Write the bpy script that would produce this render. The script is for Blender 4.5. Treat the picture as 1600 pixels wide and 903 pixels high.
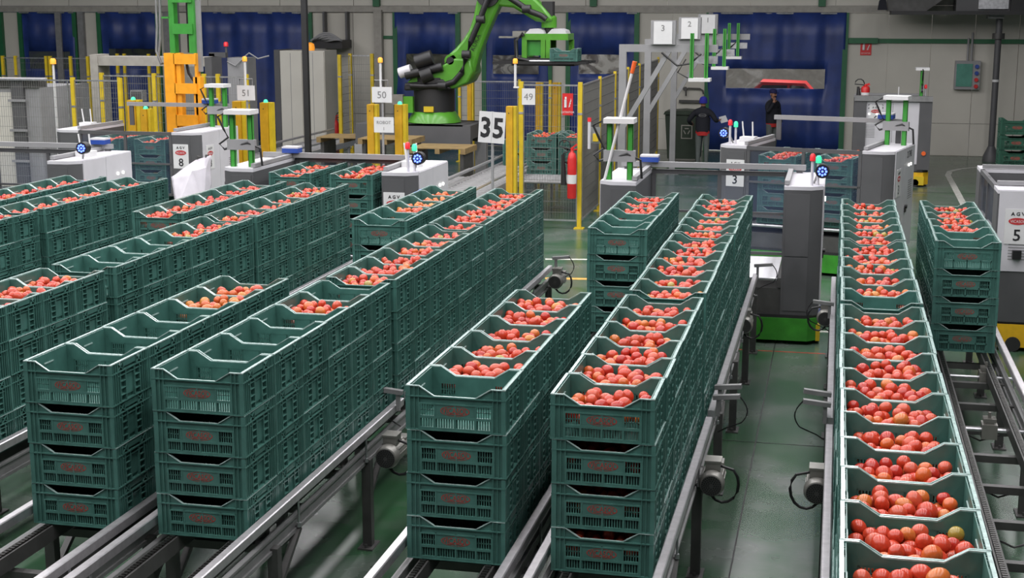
import bpy, bmesh, math, random
import numpy as np
from mathutils import Matrix, Vector, Euler

for _o in list(bpy.data.objects):
    bpy.data.objects.remove(_o)
scn = bpy.context.scene
COL = scn.collection

# ------------------------------------------------------------------ camera
CAM_H, CAM_PITCH, CAM_YAW, FPX = 4.06, 0.1951, 0.2235, 2222.22
_cd = bpy.data.cameras.new('camera')
_cd.sensor_width = 36.0
_cd.lens = 36.0 * FPX / 1600.0
_cd.clip_end = 300
cam = bpy.data.objects.new('camera', _cd)
COL.objects.link(cam)
cam.location = (0, 0, CAM_H)
cam.rotation_euler = (math.pi / 2 - CAM_PITCH, 0, CAM_YAW)
scn.camera = cam

# ------------------------------------------------------------------ world, lamps, exposure
world = bpy.data.worlds.new('world')
scn.world = world
world.use_nodes = True
world.node_tree.nodes['Background'].inputs[0].default_value = (0.80, 0.90, 1.0, 1)
world.node_tree.nodes['Background'].inputs[1].default_value = 0.06
scn.view_settings.view_transform = 'Standard'
scn.view_settings.look = 'None'
scn.view_settings.gamma = 1
scn.view_settings.exposure = 0.0
scn.view_settings.use_curve_mapping = False

LAMP_POWER = 920.0
for _lx in (-23.0, -20.0, -17.0, -14.0, -11.0, -8.0, -5.0, -2.2, 0.8, 4.0):
    _ld = bpy.data.lights.new('ceiling_lamp_line', 'AREA')
    _ld.shape = 'RECTANGLE'
    _ld.size = 0.9
    _ld.size_y = 31.0
    _ld.energy = LAMP_POWER
    _ld.color = (1.0, 0.975, 0.99)
    _lo = bpy.data.objects.new('ceiling_lamp_line', _ld)
    COL.objects.link(_lo)
    _lo.location = (_lx, 15.8, 8.6)
_yd = bpy.data.lights.new('yard_fill_light', 'AREA')  # added fill light, no visible source, brightens the car outside
_yd.size = 6.0
_yd.energy = 1600
_yo = bpy.data.objects.new('yard_fill_light', _yd)
COL.objects.link(_yo)
_yo.location = (-3.0, 46.0, 6.0)

# ------------------------------------------------------------------ helpers
def at(px, py, X=None, Y=None, Z=None):
    """world point seen at a photograph pixel, on the plane X=, Y= or Z=."""
    u = (px - 800) / FPX
    v = -(py - 451.5) / FPX
    cp, sp = math.cos(CAM_PITCH), math.sin(CAM_PITCH)
    fy = cp + v * sp
    z = -sp + v * cp
    c, s = math.cos(CAM_YAW), math.sin(CAM_YAW)
    d = (u * c - fy * s, u * s + fy * c, z)
    t = X / d[0] if X is not None else Y / d[1] if Y is not None else (Z - CAM_H) / d[2]
    return Vector((d[0] * t, d[1] * t, CAM_H + d[2] * t))

MATS = {}
def mat(name, col, rough=0.5, metal=0.0, var=0.12, scale=6.0, bump=0.0, bscale=60.0, emit=0.0, rvar=0.0, spec=0.5, trans=None, coat=0.0, dirt=None):
    m = bpy.data.materials.new(name)
    m.use_nodes = True
    nt = m.node_tree
    b = nt.nodes['Principled BSDF']
    tc = nt.nodes.new('ShaderNodeTexCoord')
    src = tc.outputs['Object']
    nz = nt.nodes.new('ShaderNodeTexNoise')
    nz.inputs['Scale'].default_value = scale
    nz.inputs['Detail'].default_value = 4
    nt.links.new(src, nz.inputs['Vector'])
    rp = nt.nodes.new('ShaderNodeValToRGB')
    d2 = dirt or [c * (1 - var) for c in col]
    rp.color_ramp.elements[0].position = 0.3
    rp.color_ramp.elements[0].color = (*d2, 1)
    rp.color_ramp.elements[1].position = 0.7
    rp.color_ramp.elements[1].color = (*[min(1, c * (1 + var)) for c in col], 1)
    nt.links.new(nz.outputs['Fac'], rp.inputs['Fac'])
    nt.links.new(rp.outputs['Color'], b.inputs['Base Color'])
    b.inputs['Roughness'].default_value = rough
    b.inputs['Metallic'].default_value = metal
    b.inputs['Specular IOR Level'].default_value = spec
    b.inputs['Coat Weight'].default_value = coat
    if rvar:
        mr = nt.nodes.new('ShaderNodeMapRange')
        mr.inputs[3].default_value = max(0.02, rough - rvar)
        mr.inputs[4].default_value = min(1, rough + rvar)
        nt.links.new(nz.outputs['Fac'], mr.inputs[0])
        nt.links.new(mr.outputs[0], b.inputs['Roughness'])
    if bump:
        n2 = nt.nodes.new('ShaderNodeTexNoise')
        n2.inputs['Scale'].default_value = bscale
        nt.links.new(src, n2.inputs['Vector'])
        bp = nt.nodes.new('ShaderNodeBump')
        bp.inputs['Strength'].default_value = bump
        bp.inputs['Distance'].default_value = 0.02
        nt.links.new(n2.outputs['Fac'], bp.inputs['Height'])
        nt.links.new(bp.outputs['Normal'], b.inputs['Normal'])
    if emit:
        b.inputs['Emission Color'].default_value = (*col, 1)
        b.inputs['Emission Strength'].default_value = emit
    if trans is not None:
        out = nt.nodes['Material Output']
        tr = nt.nodes.new('ShaderNodeBsdfTransparent')
        mx = nt.nodes.new('ShaderNodeMixShader')
        mx.inputs[0].default_value = trans
        nt.links.new(b.outputs[0], mx.inputs[1])
        nt.links.new(tr.outputs[0], mx.inputs[2])
        nt.links.new(mx.outputs[0], out.inputs[0])
    MATS[name] = m
    return m

mat('crate', (0.050, 0.138, 0.116), 0.36, var=0.18, scale=9, rvar=0.08)
mat('crate_rim', (0.30, 0.41, 0.385), 0.22, var=0.25, scale=30, spec=0.9)  # green plastic paled: overhead highlight on the rims put into the colour
mat('crate_red', (0.32, 0.034, 0.026), 0.5, var=0.1)
mat('dark_crate', (0.012, 0.065, 0.040), 0.45)
mat('steel', (0.52, 0.52, 0.54), 0.33, 0.85, var=0.15, scale=14, rvar=0.1)
mat('rail', (0.62, 0.60, 0.62), 0.38, 0.8, var=0.1, scale=20)
mat('frame', (0.075, 0.074, 0.072), 0.5, 0.35, var=0.2)
mat('frame_mid', (0.22, 0.22, 0.22), 0.5, 0.2, var=0.15)
mat('dark', (0.016, 0.016, 0.017), 0.5)
mat('black', (0.010, 0.010, 0.011), 0.45)
mat('chain', (0.05, 0.048, 0.045), 0.35, 0.8, scale=80, var=0.5)
mat('motor', (0.24, 0.235, 0.215), 0.4, 0.5)
mat('motor_blue', (0.03, 0.05, 0.16), 0.4, 0.2)
mat('cab_grey', (0.080, 0.080, 0.084), 0.5, var=0.08, scale=3)
mat('cab_light', (0.26, 0.26, 0.265), 0.5, var=0.08, scale=3)
mat('cab_white', (0.55, 0.54, 0.57), 0.4, var=0.05, scale=3)
mat('paper', (0.62, 0.62, 0.62), 0.6, var=0.04)
mat('ink', (0.012, 0.012, 0.014), 0.6)
mat('logo_red', (0.45, 0.03, 0.035), 0.5)
mat('yellow', (0.58, 0.42, 0.016), 0.45, var=0.12)
mat('amber', (0.54, 0.30, 0.010), 0.45, var=0.12)
mat('orange', (0.82, 0.34, 0.012), 0.45, var=0.1)
mat('green_paint', (0.040, 0.26, 0.035), 0.4, var=0.12)
mat('green_dark', (0.012, 0.11, 0.042), 0.5, var=0.1)
mat('agv_green', (0.035, 0.23, 0.02), 0.4, var=0.2)
mat('agv_yellow', (0.72, 0.42, 0.012), 0.42, var=0.15)
mat('robot_green', (0.075, 0.27, 0.022), 0.35, var=0.1, coat=0.2)
mat('red', (0.55, 0.02, 0.02), 0.4)
mat('wall', (0.50, 0.48, 0.425), 0.6, var=0.07, scale=0.8)
mat('wall_upper', (0.55, 0.53, 0.475), 0.6, var=0.06, scale=0.8)
mat('beam', (0.30, 0.285, 0.255), 0.6)
mat('curtain', (0.015, 0.036, 0.165), 0.45, var=0.25, scale=2.0, bump=0.15, bscale=4)
mat('vinyl', (0.25, 0.26, 0.25), 0.15, var=0.5, scale=7, trans=0.5, bump=0.4, bscale=9)
mat('glass', (0.16, 0.21, 0.34), 0.08, var=0.15, scale=3, trans=0.92, spec=0.5)
mat('mesh_dark', (0.10, 0.098, 0.09), 0.6, var=0.1)
mat('mesh_wire', (0.20, 0.20, 0.19), 0.5, 0.4)
mat('blue_paint', (0.02, 0.06, 0.30), 0.4)
mat('lamp_amber', (1.0, 0.36, 0.03), 0.4, emit=0.5)
mat('lamp_green', (0.05, 0.70, 0.33), 0.4, emit=0.9)
mat('lamp_red', (0.75, 0.03, 0.04), 0.35, emit=0.1)
mat('lamp_blue', (0.08, 0.14, 1.0), 0.4, emit=5.0)
mat('lamp_white', (1.0, 0.97, 0.9), 0.4, emit=3.0)
mat('skin', (0.32, 0.15, 0.09), 0.5)
mat('navy', (0.008, 0.009, 0.016), 0.8)
mat('cloth_red', (0.42, 0.02, 0.02), 0.8)
mat('trousers', (0.10, 0.115, 0.11), 0.8)
mat('beanie', (0.03, 0.03, 0.36), 0.85)
mat('cap_navy', (0.012, 0.012, 0.07), 0.8)
mat('glove', (0.03, 0.06, 0.35), 0.6)
mat('tarp', (0.50, 0.48, 0.52), 0.35, var=0.06)
mat('wood', (0.24, 0.165, 0.07), 0.6, var=0.2)
mat('pane_green', (0.10, 0.28, 0.22), 0.2)
mat('orange_red', (0.75, 0.12, 0.02), 0.45)
mat('bin_green', (0.018, 0.032, 0.018), 0.5)
mat('rubber', (0.02, 0.02, 0.02), 0.7)
mat('mark_white', (0.55, 0.55, 0.50), 0.45, var=0.25, scale=10)
mat('mark_orange', (0.62, 0.33, 0.07), 0.45, var=0.25, scale=10)
mat('mark_red', (0.45, 0.06, 0.03), 0.45, var=0.25, scale=10)
TOM = []
for _n, _c in [('tomato_red', (0.46, 0.042, 0.016)), ('tomato_deep', (0.38, 0.022, 0.012)), ('tomato_pink', (0.48, 0.070, 0.032)),
               ('tomato_orange', (0.50, 0.095, 0.018)), ('tomato_yellow', (0.46, 0.17, 0.025)), ('tomato_amber', (0.48, 0.13, 0.025)), ('tomato_green', (0.28, 0.20, 0.03))]:
    TOM.append(mat(_n, _c, 0.27, var=0.12, scale=4, coat=0.0))

# floor material: worn green epoxy, glossy and slightly uneven
def floor_mat():
    m = bpy.data.materials.new('epoxy_floor')
    m.use_nodes = True
    nt = m.node_tree
    b = nt.nodes['Principled BSDF']
    tc = nt.nodes.new('ShaderNodeTexCoord')
    def noise(s, d=5):
        n = nt.nodes.new('ShaderNodeTexNoise')
        n.inputs['Scale'].default_value = s
        n.inputs['Detail'].default_value = d
        nt.links.new(tc.outputs['Object'], n.inputs['Vector'])
        return n
    n1, n2, n3 = noise(0.45), noise(1.3, 8), noise(3.0, 3)
    r = nt.nodes.new('ShaderNodeValToRGB')
    r.color_ramp.elements[0].position = 0.35
    r.color_ramp.elements[0].color = (0.022, 0.085, 0.030, 1)
    r.color_ramp.elements[1].position = 0.68
    r.color_ramp.elements[1].color = (0.055, 0.105, 0.072, 1)
    nt.links.new(n1.outputs['Fac'], r.inputs['Fac'])
    r2 = nt.nodes.new('ShaderNodeValToRGB')
    r2.color_ramp.elements[0].position = 0.42
    r2.color_ramp.elements[0].color = (0, 0, 0, 1)
    r2.color_ramp.elements[1].position = 0.72
    r2.color_ramp.elements[1].color = (1, 1, 1, 1)
    nt.links.new(n2.outputs['Fac'], r2.inputs['Fac'])
    mx = nt.nodes.new('ShaderNodeMixRGB')
    mx.inputs[2].default_value = (0.115, 0.135, 0.120, 1)
    nt.links.new(r2.outputs['Color'], mx.inputs[0])
    nt.links.new(r.outputs['Color'], mx.inputs[1])
    nt.links.new(mx.outputs[0], b.inputs['Base Color'])
    mr = nt.nodes.new('ShaderNodeMapRange')
    mr.inputs[3].default_value = 0.16
    mr.inputs[4].default_value = 0.34
    nt.links.new(n2.outputs['Fac'], mr.inputs[0])
    nt.links.new(mr.outputs[0], b.inputs['Roughness'])
    bp = nt.nodes.new('ShaderNodeBump')
    bp.inputs['Strength'].default_value = 0.035
    bp.inputs['Distance'].default_value = 0.02
    nt.links.new(n3.outputs['Fac'], bp.inputs['Height'])
    nt.links.new(bp.outputs['Normal'], b.inputs['Normal'])
    b.inputs['Specular IOR Level'].default_value = 0.75
    MATS['floor'] = m
floor_mat()

class MB:
    def __init__(self):
        self.v, self.f, self.m, self.k = [], [], [], 0
    def slot(self, k):
        self.k = k
        return self
    def add(self, vs, fs):
        o = len(self.v)
        self.v.extend(vs)
        self.f.extend([tuple(i + o for i in f) for f in fs])
        self.m.extend([self.k] * len(fs))
        return self
    def box(self, x0, y0, z0, x1, y1, z1):
        return self.add([(x0, y0, z0), (x1, y0, z0), (x1, y1, z0), (x0, y1, z0), (x0, y0, z1), (x1, y0, z1), (x1, y1, z1), (x0, y1, z1)],
                        [(0, 3, 2, 1), (4, 5, 6, 7), (0, 1, 5, 4), (1, 2, 6, 5), (2, 3, 7, 6), (3, 0, 4, 7)])
    def cbox(self, x, y, z, sx, sy, sz):
        return self.box(x - sx / 2, y - sy / 2, z - sz / 2, x + sx / 2, y + sy / 2, z + sz / 2)
    def bar(self, p, q, w, h, up=(0, 0, 1)):
        p, q = Vector(p), Vector(q)
        d = (q - p).normalized()
        up = Vector(up)
        if abs(d.dot(up)) > 0.98:
            up = Vector((0, 1, 0))
        s = d.cross(up).normalized()
        u = s.cross(d).normalized()
        vs = []
        for c in (p, q):
            for a, b2 in ((-1, -1), (1, -1), (1, 1), (-1, 1)):
                vs.append(tuple(c + s * (a * w / 2) + u * (b2 * h / 2)))
        return self.add(vs, [(3, 2, 1, 0), (4, 5, 6, 7), (0, 1, 5, 4), (1, 2, 6, 5), (2, 3, 7, 6), (3, 0, 4, 7)])
    def cyl(self, p, q, r, n=12, r2=None):
        p, q = Vector(p), Vector(q)
        r2 = r if r2 is None else r2
        d = (q - p).normalized()
        up = Vector((0, 0, 1)) if abs(d.z) < 0.9 else Vector((1, 0, 0))
        s = d.cross(up).normalized()
        u = s.cross(d).normalized()
        vs = []
        for c, rr in ((p, r), (q, r2)):
            for i in range(n):
                a = 2 * math.pi * i / n
                vs.append(tuple(c + s * (math.cos(a) * rr) + u * (math.sin(a) * rr)))
        fs = [tuple(range(n))[::-1], tuple(range(n, 2 * n))]
        fs += [(i, (i + 1) % n, n + (i + 1) % n, n + i) for i in range(n)]
        return self.add(vs, [tuple(reversed(f)) for f in fs] if False else fs)
    def tube(self, pts, r, n=6):
        pts = [Vector(p) for p in pts]
        vs, fs = [], []
        for i, p in enumerate(pts):
            d = (pts[min(i + 1, len(pts) - 1)] - pts[max(i - 1, 0)]).normalized()
            up = Vector((0, 0, 1)) if abs(d.z) < 0.95 else Vector((1, 0, 0))
            s = d.cross(up).normalized()
            u = s.cross(d).normalized()
            for k in range(n):
                a = 2 * math.pi * k / n
                vs.append(tuple(p + s * (math.cos(a) * r) + u * (math.sin(a) * r)))
        for i in range(len(pts) - 1):
            for k in range(n):
                fs.append((i * n + k, i * n + (k + 1) % n, (i + 1) * n + (k + 1) % n, (i + 1) * n + k))
        fs.append(tuple(range(n))[::-1])
        fs.append(tuple(range((len(pts) - 1) * n, len(pts) * n)))
        return self.add(vs, fs)
    def prism(self, poly, lo, hi, axis='y'):
        """polygon in the two other axes, extruded along axis."""
        n = len(poly)
        def P(a, b2, c):
            return {'y': (a, c, b2), 'x': (c, a, b2), 'z': (a, b2, c)}[axis]
        vs = [P(a, b2, lo) for a, b2 in poly] + [P(a, b2, hi) for a, b2 in poly]
        fs = [tuple(range(n)), tuple(range(n, 2 * n))[::-1]]
        fs += [((i + 1) % n, i, n + i, n + (i + 1) % n) for i in range(n)]
        return self.add(vs, fs)
    def lathe(self, prof, n=16, o=(0, 0, 0)):
        vs, fs = [], []
        for r, z in prof:
            for i in range(n):
                a = 2 * math.pi * i / n
                vs.append((o[0] + r * math.cos(a), o[1] + r * math.sin(a), o[2] + z))
        for j in range(len(prof) - 1):
            for i in range(n):
                fs.append((j * n + i, j * n + (i + 1) % n, (j + 1) * n + (i + 1) % n, (j + 1) * n + i))
        fs.append(tuple(range(n))[::-1])
        fs.append(tuple(range((len(prof) - 1) * n, len(prof) * n)))
        return self.add(vs, fs)
    def ball(self, c, r, n=10, sz=1.0):
        k = max(4, n // 2)
        prof = [(max(1e-4, r * math.sin(math.pi * j / k)), -r * sz * math.cos(math.pi * j / k)) for j in range(k + 1)]
        return self.lathe(prof, n, c)
    def xf(self, M):
        self.v = [tuple(M @ Vector(p)) for p in self.v]
        return self
    def join(self, other, M=None, slot_off=0):
        o = len(self.v)
        self.v.extend([tuple(M @ Vector(p)) for p in other.v] if M is not None else other.v)
        self.f.extend([tuple(i + o for i in f) for f in other.f])
        self.m.extend([k + slot_off for k in other.m])
        return self
    def mesh(self, name, mats, smooth=True):
        me = bpy.data.meshes.new(name)
        me.from_pydata(self.v, [], self.f)
        for mm in mats:
            me.materials.append(MATS[mm] if isinstance(mm, str) else mm)
        if len(mats) > 1:
            me.polygons.foreach_set('material_index', self.m)
        bm = bmesh.new()
        bm.from_mesh(me)
        bmesh.ops.recalc_face_normals(bm, faces=bm.faces)
        bm.to_mesh(me)
        bm.free()
        if smooth:
            me.polygons.foreach_set('use_smooth', [True] * len(me.polygons))
            me.set_sharp_from_angle(angle=math.radians(42))
        me.update()
        return me
    def build(self, name, mats, parent=None, smooth=True, loc=None, rot=None):
        if isinstance(mats, str):
            mats = [mats]
        return put(name, self.mesh(name, mats, smooth), parent, loc, rot)

def put(name, me, parent=None, loc=None, rot=None):
    o = bpy.data.objects.new(name, me)
    COL.objects.link(o)
    if parent is not None:
        o.parent = parent
    if loc is not None:
        o.location = loc
    if rot is not None:
        o.rotation_euler = rot
    return o

def tag(o, label=None, cat=None, group=None, kind=None):
    if label: o['label'] = label
    if cat: o['category'] = cat
    if group: o['group'] = group
    if kind: o['kind'] = kind
    return o

def thing(name, label, cat, loc=(0, 0, 0), rz=0.0, group=None):
    o = bpy.data.objects.new(name, None)
    o.empty_display_size = 0.1
    COL.objects.link(o)
    o.location = loc
    o.rotation_euler = (0, 0, rz)
    return tag(o, label, cat, group)

_TXT = {}
def text_mesh(s, h, matname, depth=0.001, bold=0.0):
    """flat lettering standing in the XZ plane, facing -Y, centred; h = capital height."""
    key = (s, h, matname)
    if key in _TXT:
        return _TXT[key]
    cu = bpy.data.curves.new('lettering', 'FONT')
    cu.body = s
    cu.size = h / 0.70
    cu.align_x = 'CENTER'
    cu.resolution_u = 2
    cu.offset = bold
    cu.extrude = depth
    o = bpy.data.objects.new('lettering', cu)
    COL.objects.link(o)
    dg = bpy.context.evaluated_depsgraph_get()
    me = bpy.data.meshes.new_from_object(o.evaluated_get(dg))
    bpy.data.objects.remove(o)
    me.transform(Matrix.Translation((0, 0, -h / 2)) @ Matrix.Rotation(math.pi / 2, 4, 'X'))
    me.materials.clear()
    me.materials.append(MATS[matname])
    _TXT[key] = me
    return me
# ------------------------------------------------------------------ floor
tag(MB().box(-45, -6, -0.2, 14, 41.45, 0.0).build('floor', 'floor'), kind='structure')
FLOOR = bpy.data.objects['floor']
def mark(poly, m):
    mb = MB()
    n = len(poly)
    mb.prism(poly, 0.0005, 0.003, 'z')
    return mb.build('floor_marking', m, FLOOR)
def line_mark(p, q, w, m):
    p, q = Vector(p[:2]), Vector(q[:2])
    d = (q - p).normalized()
    s = Vector((-d.y, d.x)) * (w / 2)
    return mark([tuple(p - s), tuple(q - s), tuple(q + s), tuple(p + s)], m)

# ------------------------------------------------------------------ crates
CW, CD, CH, CP = 0.600, 0.486, 0.262, 0.266     # width, depth, height, stacking pitch
BASE_Z = 0.836
hx, hy = CW / 2, CD / 2
def X_(t): return -hx + t * CW
CUT = [(0.0, CH), (0.135, CH), (0.29, 0.204), (0.70, 0.204), (0.855, CH), (1.0, CH)]

def end_mb():
    mb = MB()
    yo, yi = -hy, -hy + 0.010
    sh0, sh1 = -hy + 0.011, -hy + 0.015
    # corner columns
    for a, b2 in ((0.0, 0.135), (0.865, 1.0)):
        mb.box(X_(a), sh0, 0, X_(b2), sh1, CH)
    for t in (0.0, 0.04, 0.085, 0.128, 0.872, 0.915, 0.96, 0.992):
        mb.box(X_(t), yo, 0.002, X_(t) + 0.005, sh0, CH - 0.002)
    # upper sheet with the dip
    mb.prism([(X_(0.135), 0.164), (X_(0.865), 0.164), (X_(0.865), CH), (X_(0.855), CH), (X_(0.70), 0.204), (X_(0.29), 0.204), (X_(0.135), CH)], sh0, sh1)
    # lips
    mb.box(X_(0), yo - 0.002, 0.200, X_(1), sh0, 0.207)
    mb.box(X_(0), yo - 0.002, 0.0, X_(1), sh0, 0.006)
    mb.box(X_(0.13), yo, 0.158, X_(0.87), sh1, 0.166)
    # logo plate, bars
    mb.box(X_(0.29), yo + 0.003, 0.088, X_(0.70), sh1, 0.16)
    mb.box(X_(0.13), yo + 0.001, 0.074, X_(0.87), sh1, 0.090)
    mb.box(X_(0.13), yo + 0.001, 0.0, X_(0.87), sh1, 0.020)
    for t in (0.13, 0.285, 0.49, 0.695, 0.855):
        mb.box(X_(t), yo + 0.001, 0.0, X_(t) + 0.010, sh1, 0.166)
    # side grilles
    for a in (0.145, 0.71):
        for i in range(5):
            x = X_(a + 0.025 * (i + 0.6))
            mb.box(x, sh0, 0.088, x + 0.006, sh1, 0.16)
        mb.box(X_(a), sh0, 0.119, X_(a + 0.145), sh1, 0.124)
    # lower slots
    n = 28
    for i in range(n):
        x = X_(0.14 + 0.72 * (i + 0.5) / n)
        mb.box(x - 0.0038, sh0, 0.018, x + 0.0038, sh1, 0.076)
    return mb

def side_mb():
    mb = MB()
    xo, s0, s1 = hx, hx - 0.030, hx - 0.025
    mb.box(s0, -hy + 0.01, 0.004, s1, hy - 0.01, CH)
    for k in (0.0, 0.026, 0.053, 0.080):
        for s in (-1, 1):
            y = s * (hy - 0.003 - k)
            mb.box(s1, y - 0.0035, 0.002, xo, y + 0.0035, CH - 0.002)
    mb.box(s1, -hy, 0.198, xo + 0.002, hy, 0.206)
    mb.box(s1, -hy, 0.0, xo + 0.002, hy, 0.008)
    mb.box(s1, -hy + 0.09, 0.170, xo - 0.003, hy - 0.09, 0.176)
    for s in (-1, 1):
        for y in (0.056, 0.128):
            mb.box(s1, s * y - 0.005, 0.008, xo - 0.001, s * y + 0.005, 0.198)
        ya, yb = sorted((s * 0.056, s * 0.128))
        for z in (0.046, 0.090, 0.134):
            mb.box(s1, ya, z - 0.003, xo, yb, z + 0.003)
        # truss of the top band
        for y in (0.085, 0.155):
            mb.box(s1, s * y - 0.003, 0.206, xo, s * y + 0.003, CH - 0.004)
        mb.bar((xo - 0.010, s * 0.09, 0.208), (xo - 0.010, s * 0.15, CH - 0.006), 0.005, 0.020, (1, 0, 0))
        mb.bar((xo - 0.010, s * 0.15, 0.208), (xo - 0.010, s * 0.09, CH - 0.006), 0.005, 0.020, (1, 0, 0))
    mb.box(s1, -0.051, 0.03, xo - 0.014, 0.051, 0.16)
    mb.box(s1, -0.08, 0.222, xo - 0.004, 0.08, CH - 0.006)
    return mb

def base_mb():
    mb = MB().box(-hx + 0.01, -hy + 0.01, 0.0, hx - 0.01, hy - 0.01, 0.008)
    return mb

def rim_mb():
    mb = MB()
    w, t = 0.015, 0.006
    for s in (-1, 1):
        # side rims, and pale inner strips painting the light through the hand slots
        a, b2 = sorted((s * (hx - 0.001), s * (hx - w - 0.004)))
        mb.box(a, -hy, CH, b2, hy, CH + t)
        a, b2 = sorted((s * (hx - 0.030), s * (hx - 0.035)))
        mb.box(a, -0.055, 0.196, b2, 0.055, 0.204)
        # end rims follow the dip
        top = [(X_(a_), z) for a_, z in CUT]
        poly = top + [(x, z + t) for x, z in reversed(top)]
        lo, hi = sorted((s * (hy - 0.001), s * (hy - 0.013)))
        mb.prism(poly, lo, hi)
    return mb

def logo_mb():
    mb = MB()
    n = 32
    vs, fs = [], []
    rx, rz, zc = 0.088, 0.031, 0.124
    for i in range(n):
        a = 2 * math.pi * i / n
        for k in (1.0, 0.94):
            vs.append((rx * k * math.cos(a) - 0.002, -hy + 0.0015, zc + rz * k * math.sin(a)))
    for i in range(n):
        j = (i + 1) % n
        fs.append((2 * i, 2 * j, 2 * j + 1, 2 * i + 1))
    mb.add(vs, fs)
    tm = text_mesh('VICASOL', 0.033, 'crate_red', 0.0004, 0.0)
    W0 = max(v.co.x for v in tm.vertices) * 2
    sx = 0.150 / W0
    mb.add([(v.co.x * sx - 0.002, -hy + 0.0012 + v.co.y, zc + 0.003 + v.co.z) for v in tm.vertices], [tuple(p.vertices) for p in tm.polygons])
    mb.box(-0.05, -hy + 0.001, zc - 0.020, 0.048, -hy + 0.0028, zc - 0.017)
    return mb

END, SIDE, BASE_, RIM, LOGO = end_mb(), side_mb(), base_mb(), rim_mb(), logo_mb()
R180 = Matrix.Rotation(math.pi, 4, 'Z')
ME_END = END.mesh('end_panel', ['crate'], False)
ME_SIDE = SIDE.mesh('side_panel', ['crate'], False)
ME_BASE = BASE_.mesh('base_panel', ['crate'], False)
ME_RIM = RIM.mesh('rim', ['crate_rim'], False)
ME_LOGO = LOGO.mesh('logo', ['crate_red'], False)
BODY = MB().join(END).join(END, R180).join(SIDE).join(SIDE, R180).join(BASE_)
ME_BODY = BODY.mesh('body', ['crate'], False)
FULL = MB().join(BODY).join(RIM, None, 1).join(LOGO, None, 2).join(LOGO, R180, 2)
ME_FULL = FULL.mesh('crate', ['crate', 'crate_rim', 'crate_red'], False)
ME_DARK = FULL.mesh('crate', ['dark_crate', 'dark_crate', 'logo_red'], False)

ORD = ['first', 'second', 'third', 'fourth', 'fifth', 'sixth', 'seventh', 'eighth', 'ninth', 'tenth', 'eleventh', 'twelfth']
N_CRATE = [0]
def crate(x, y, z, label, group, detail=2, rz=0.0):
    """x,y = centre; detail 2: all panels as parts, 1: body, rim and logo."""
    N_CRATE[0] += 1
    t = thing('crate', label, 'crate', (x, y, z), rz, group)
    if detail == 2:
        for rot in (0, math.pi):
            e = put('end_panel', ME_END, t, rot=(0, 0, rot))
            lg = put('logo', ME_LOGO, e)
            lg['label'] = 'red oval VICASOL print'
            put('side_panel', ME_SIDE, t, rot=(0, 0, rot))
        put('base_panel', ME_BASE, t)
    else:
        b = put('body', ME_BODY, t)
        put('logo', ME_LOGO, b)['label'] = 'red oval VICASOL print'
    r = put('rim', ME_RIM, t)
    r['label'] = 'pale top edge, overhead light painted in'
    return t

HIDDEN = []          # centres of crates hidden inside the blocks
def stuff_crates(spots):
    V = np.array(FULL.v)
    off, vs, fs, ms = 0, [], [], []
    for x, y, z in spots:
        vs.append(V + np.array([x, y, z]))
        fs.extend([tuple(i + off for i in f) for f in FULL.f])
        ms.extend(FULL.m)
        off += len(V)
    me = bpy.data.meshes.new('lower_crates')
    me.from_pydata(np.concatenate(vs).tolist(), [], fs)
    for m in ('crate', 'crate_rim', 'crate_red'):
        me.materials.append(MATS[m])
    me.polygons.foreach_set('material_index', ms)
    o = put('lower_crates', me)
    return tag(o, 'green crates deep inside the stacked blocks, under and behind the others', 'crate', 'stacked VICASOL crates', 'stuff')

# lanes: left edge x, and blocks: (y front, pitch, string of fills from the front; E empty, T red, O orange, D dark red)
PIT = 0.492
LANES = [
    ('first', -9.870, [('back', 13.93, 'DDDDDD')]),
    ('second', -9.005, [('middle', 10.84, 'TTTTTT'), ('back', 13.93, 'TTTTTT')]),
    ('third', -7.380, [('back', 13.95, 'DDDDDD')]),
    ('fourth', -6.520, [('front', 7.72, 'TTTTTT'), ('middle', 10.84, 'EEEETT'), ('back', 13.88, 'TTTTTT')]),
    ('fifth', -4.886, [('front', 7.73, 'EEEEOO'), ('back', 13.95, 'EEOOOO')]),
    ('sixth', -4.023, [('front', 7.73, 'EEEETE'), ('middle', 10.82, 'TTTTTT'), ('back', 13.86, 'TTTTTT')]),
    ('seventh', -2.388, [('front', 7.70, 'ETTTTT'), ('back', 13.92, 'EEETTT')]),
    ('eighth', -1.521, [('front', 7.70, 'TTTTTT'), ('middle', 10.82, 'TTTTTT'), ('back', 13.86, 'TTTTTT')]),
    ('ninth', 0.086, [('front', 4.76, 'TTTTTT'), ('second', 7.70, 'TTTTTT'), ('middle', 10.78, 'ETTTTT'), ('back', 13.82, 'TTTTTT')]),
    ('tenth', 0.965, [('back', 13.85, 'EETTTT')]),
]
LAYER = ['top', 'second', 'third', 'bottom']
FILLS = []           # (x, y, z_base, kind, distance, label text)
random.seed(4)
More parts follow.
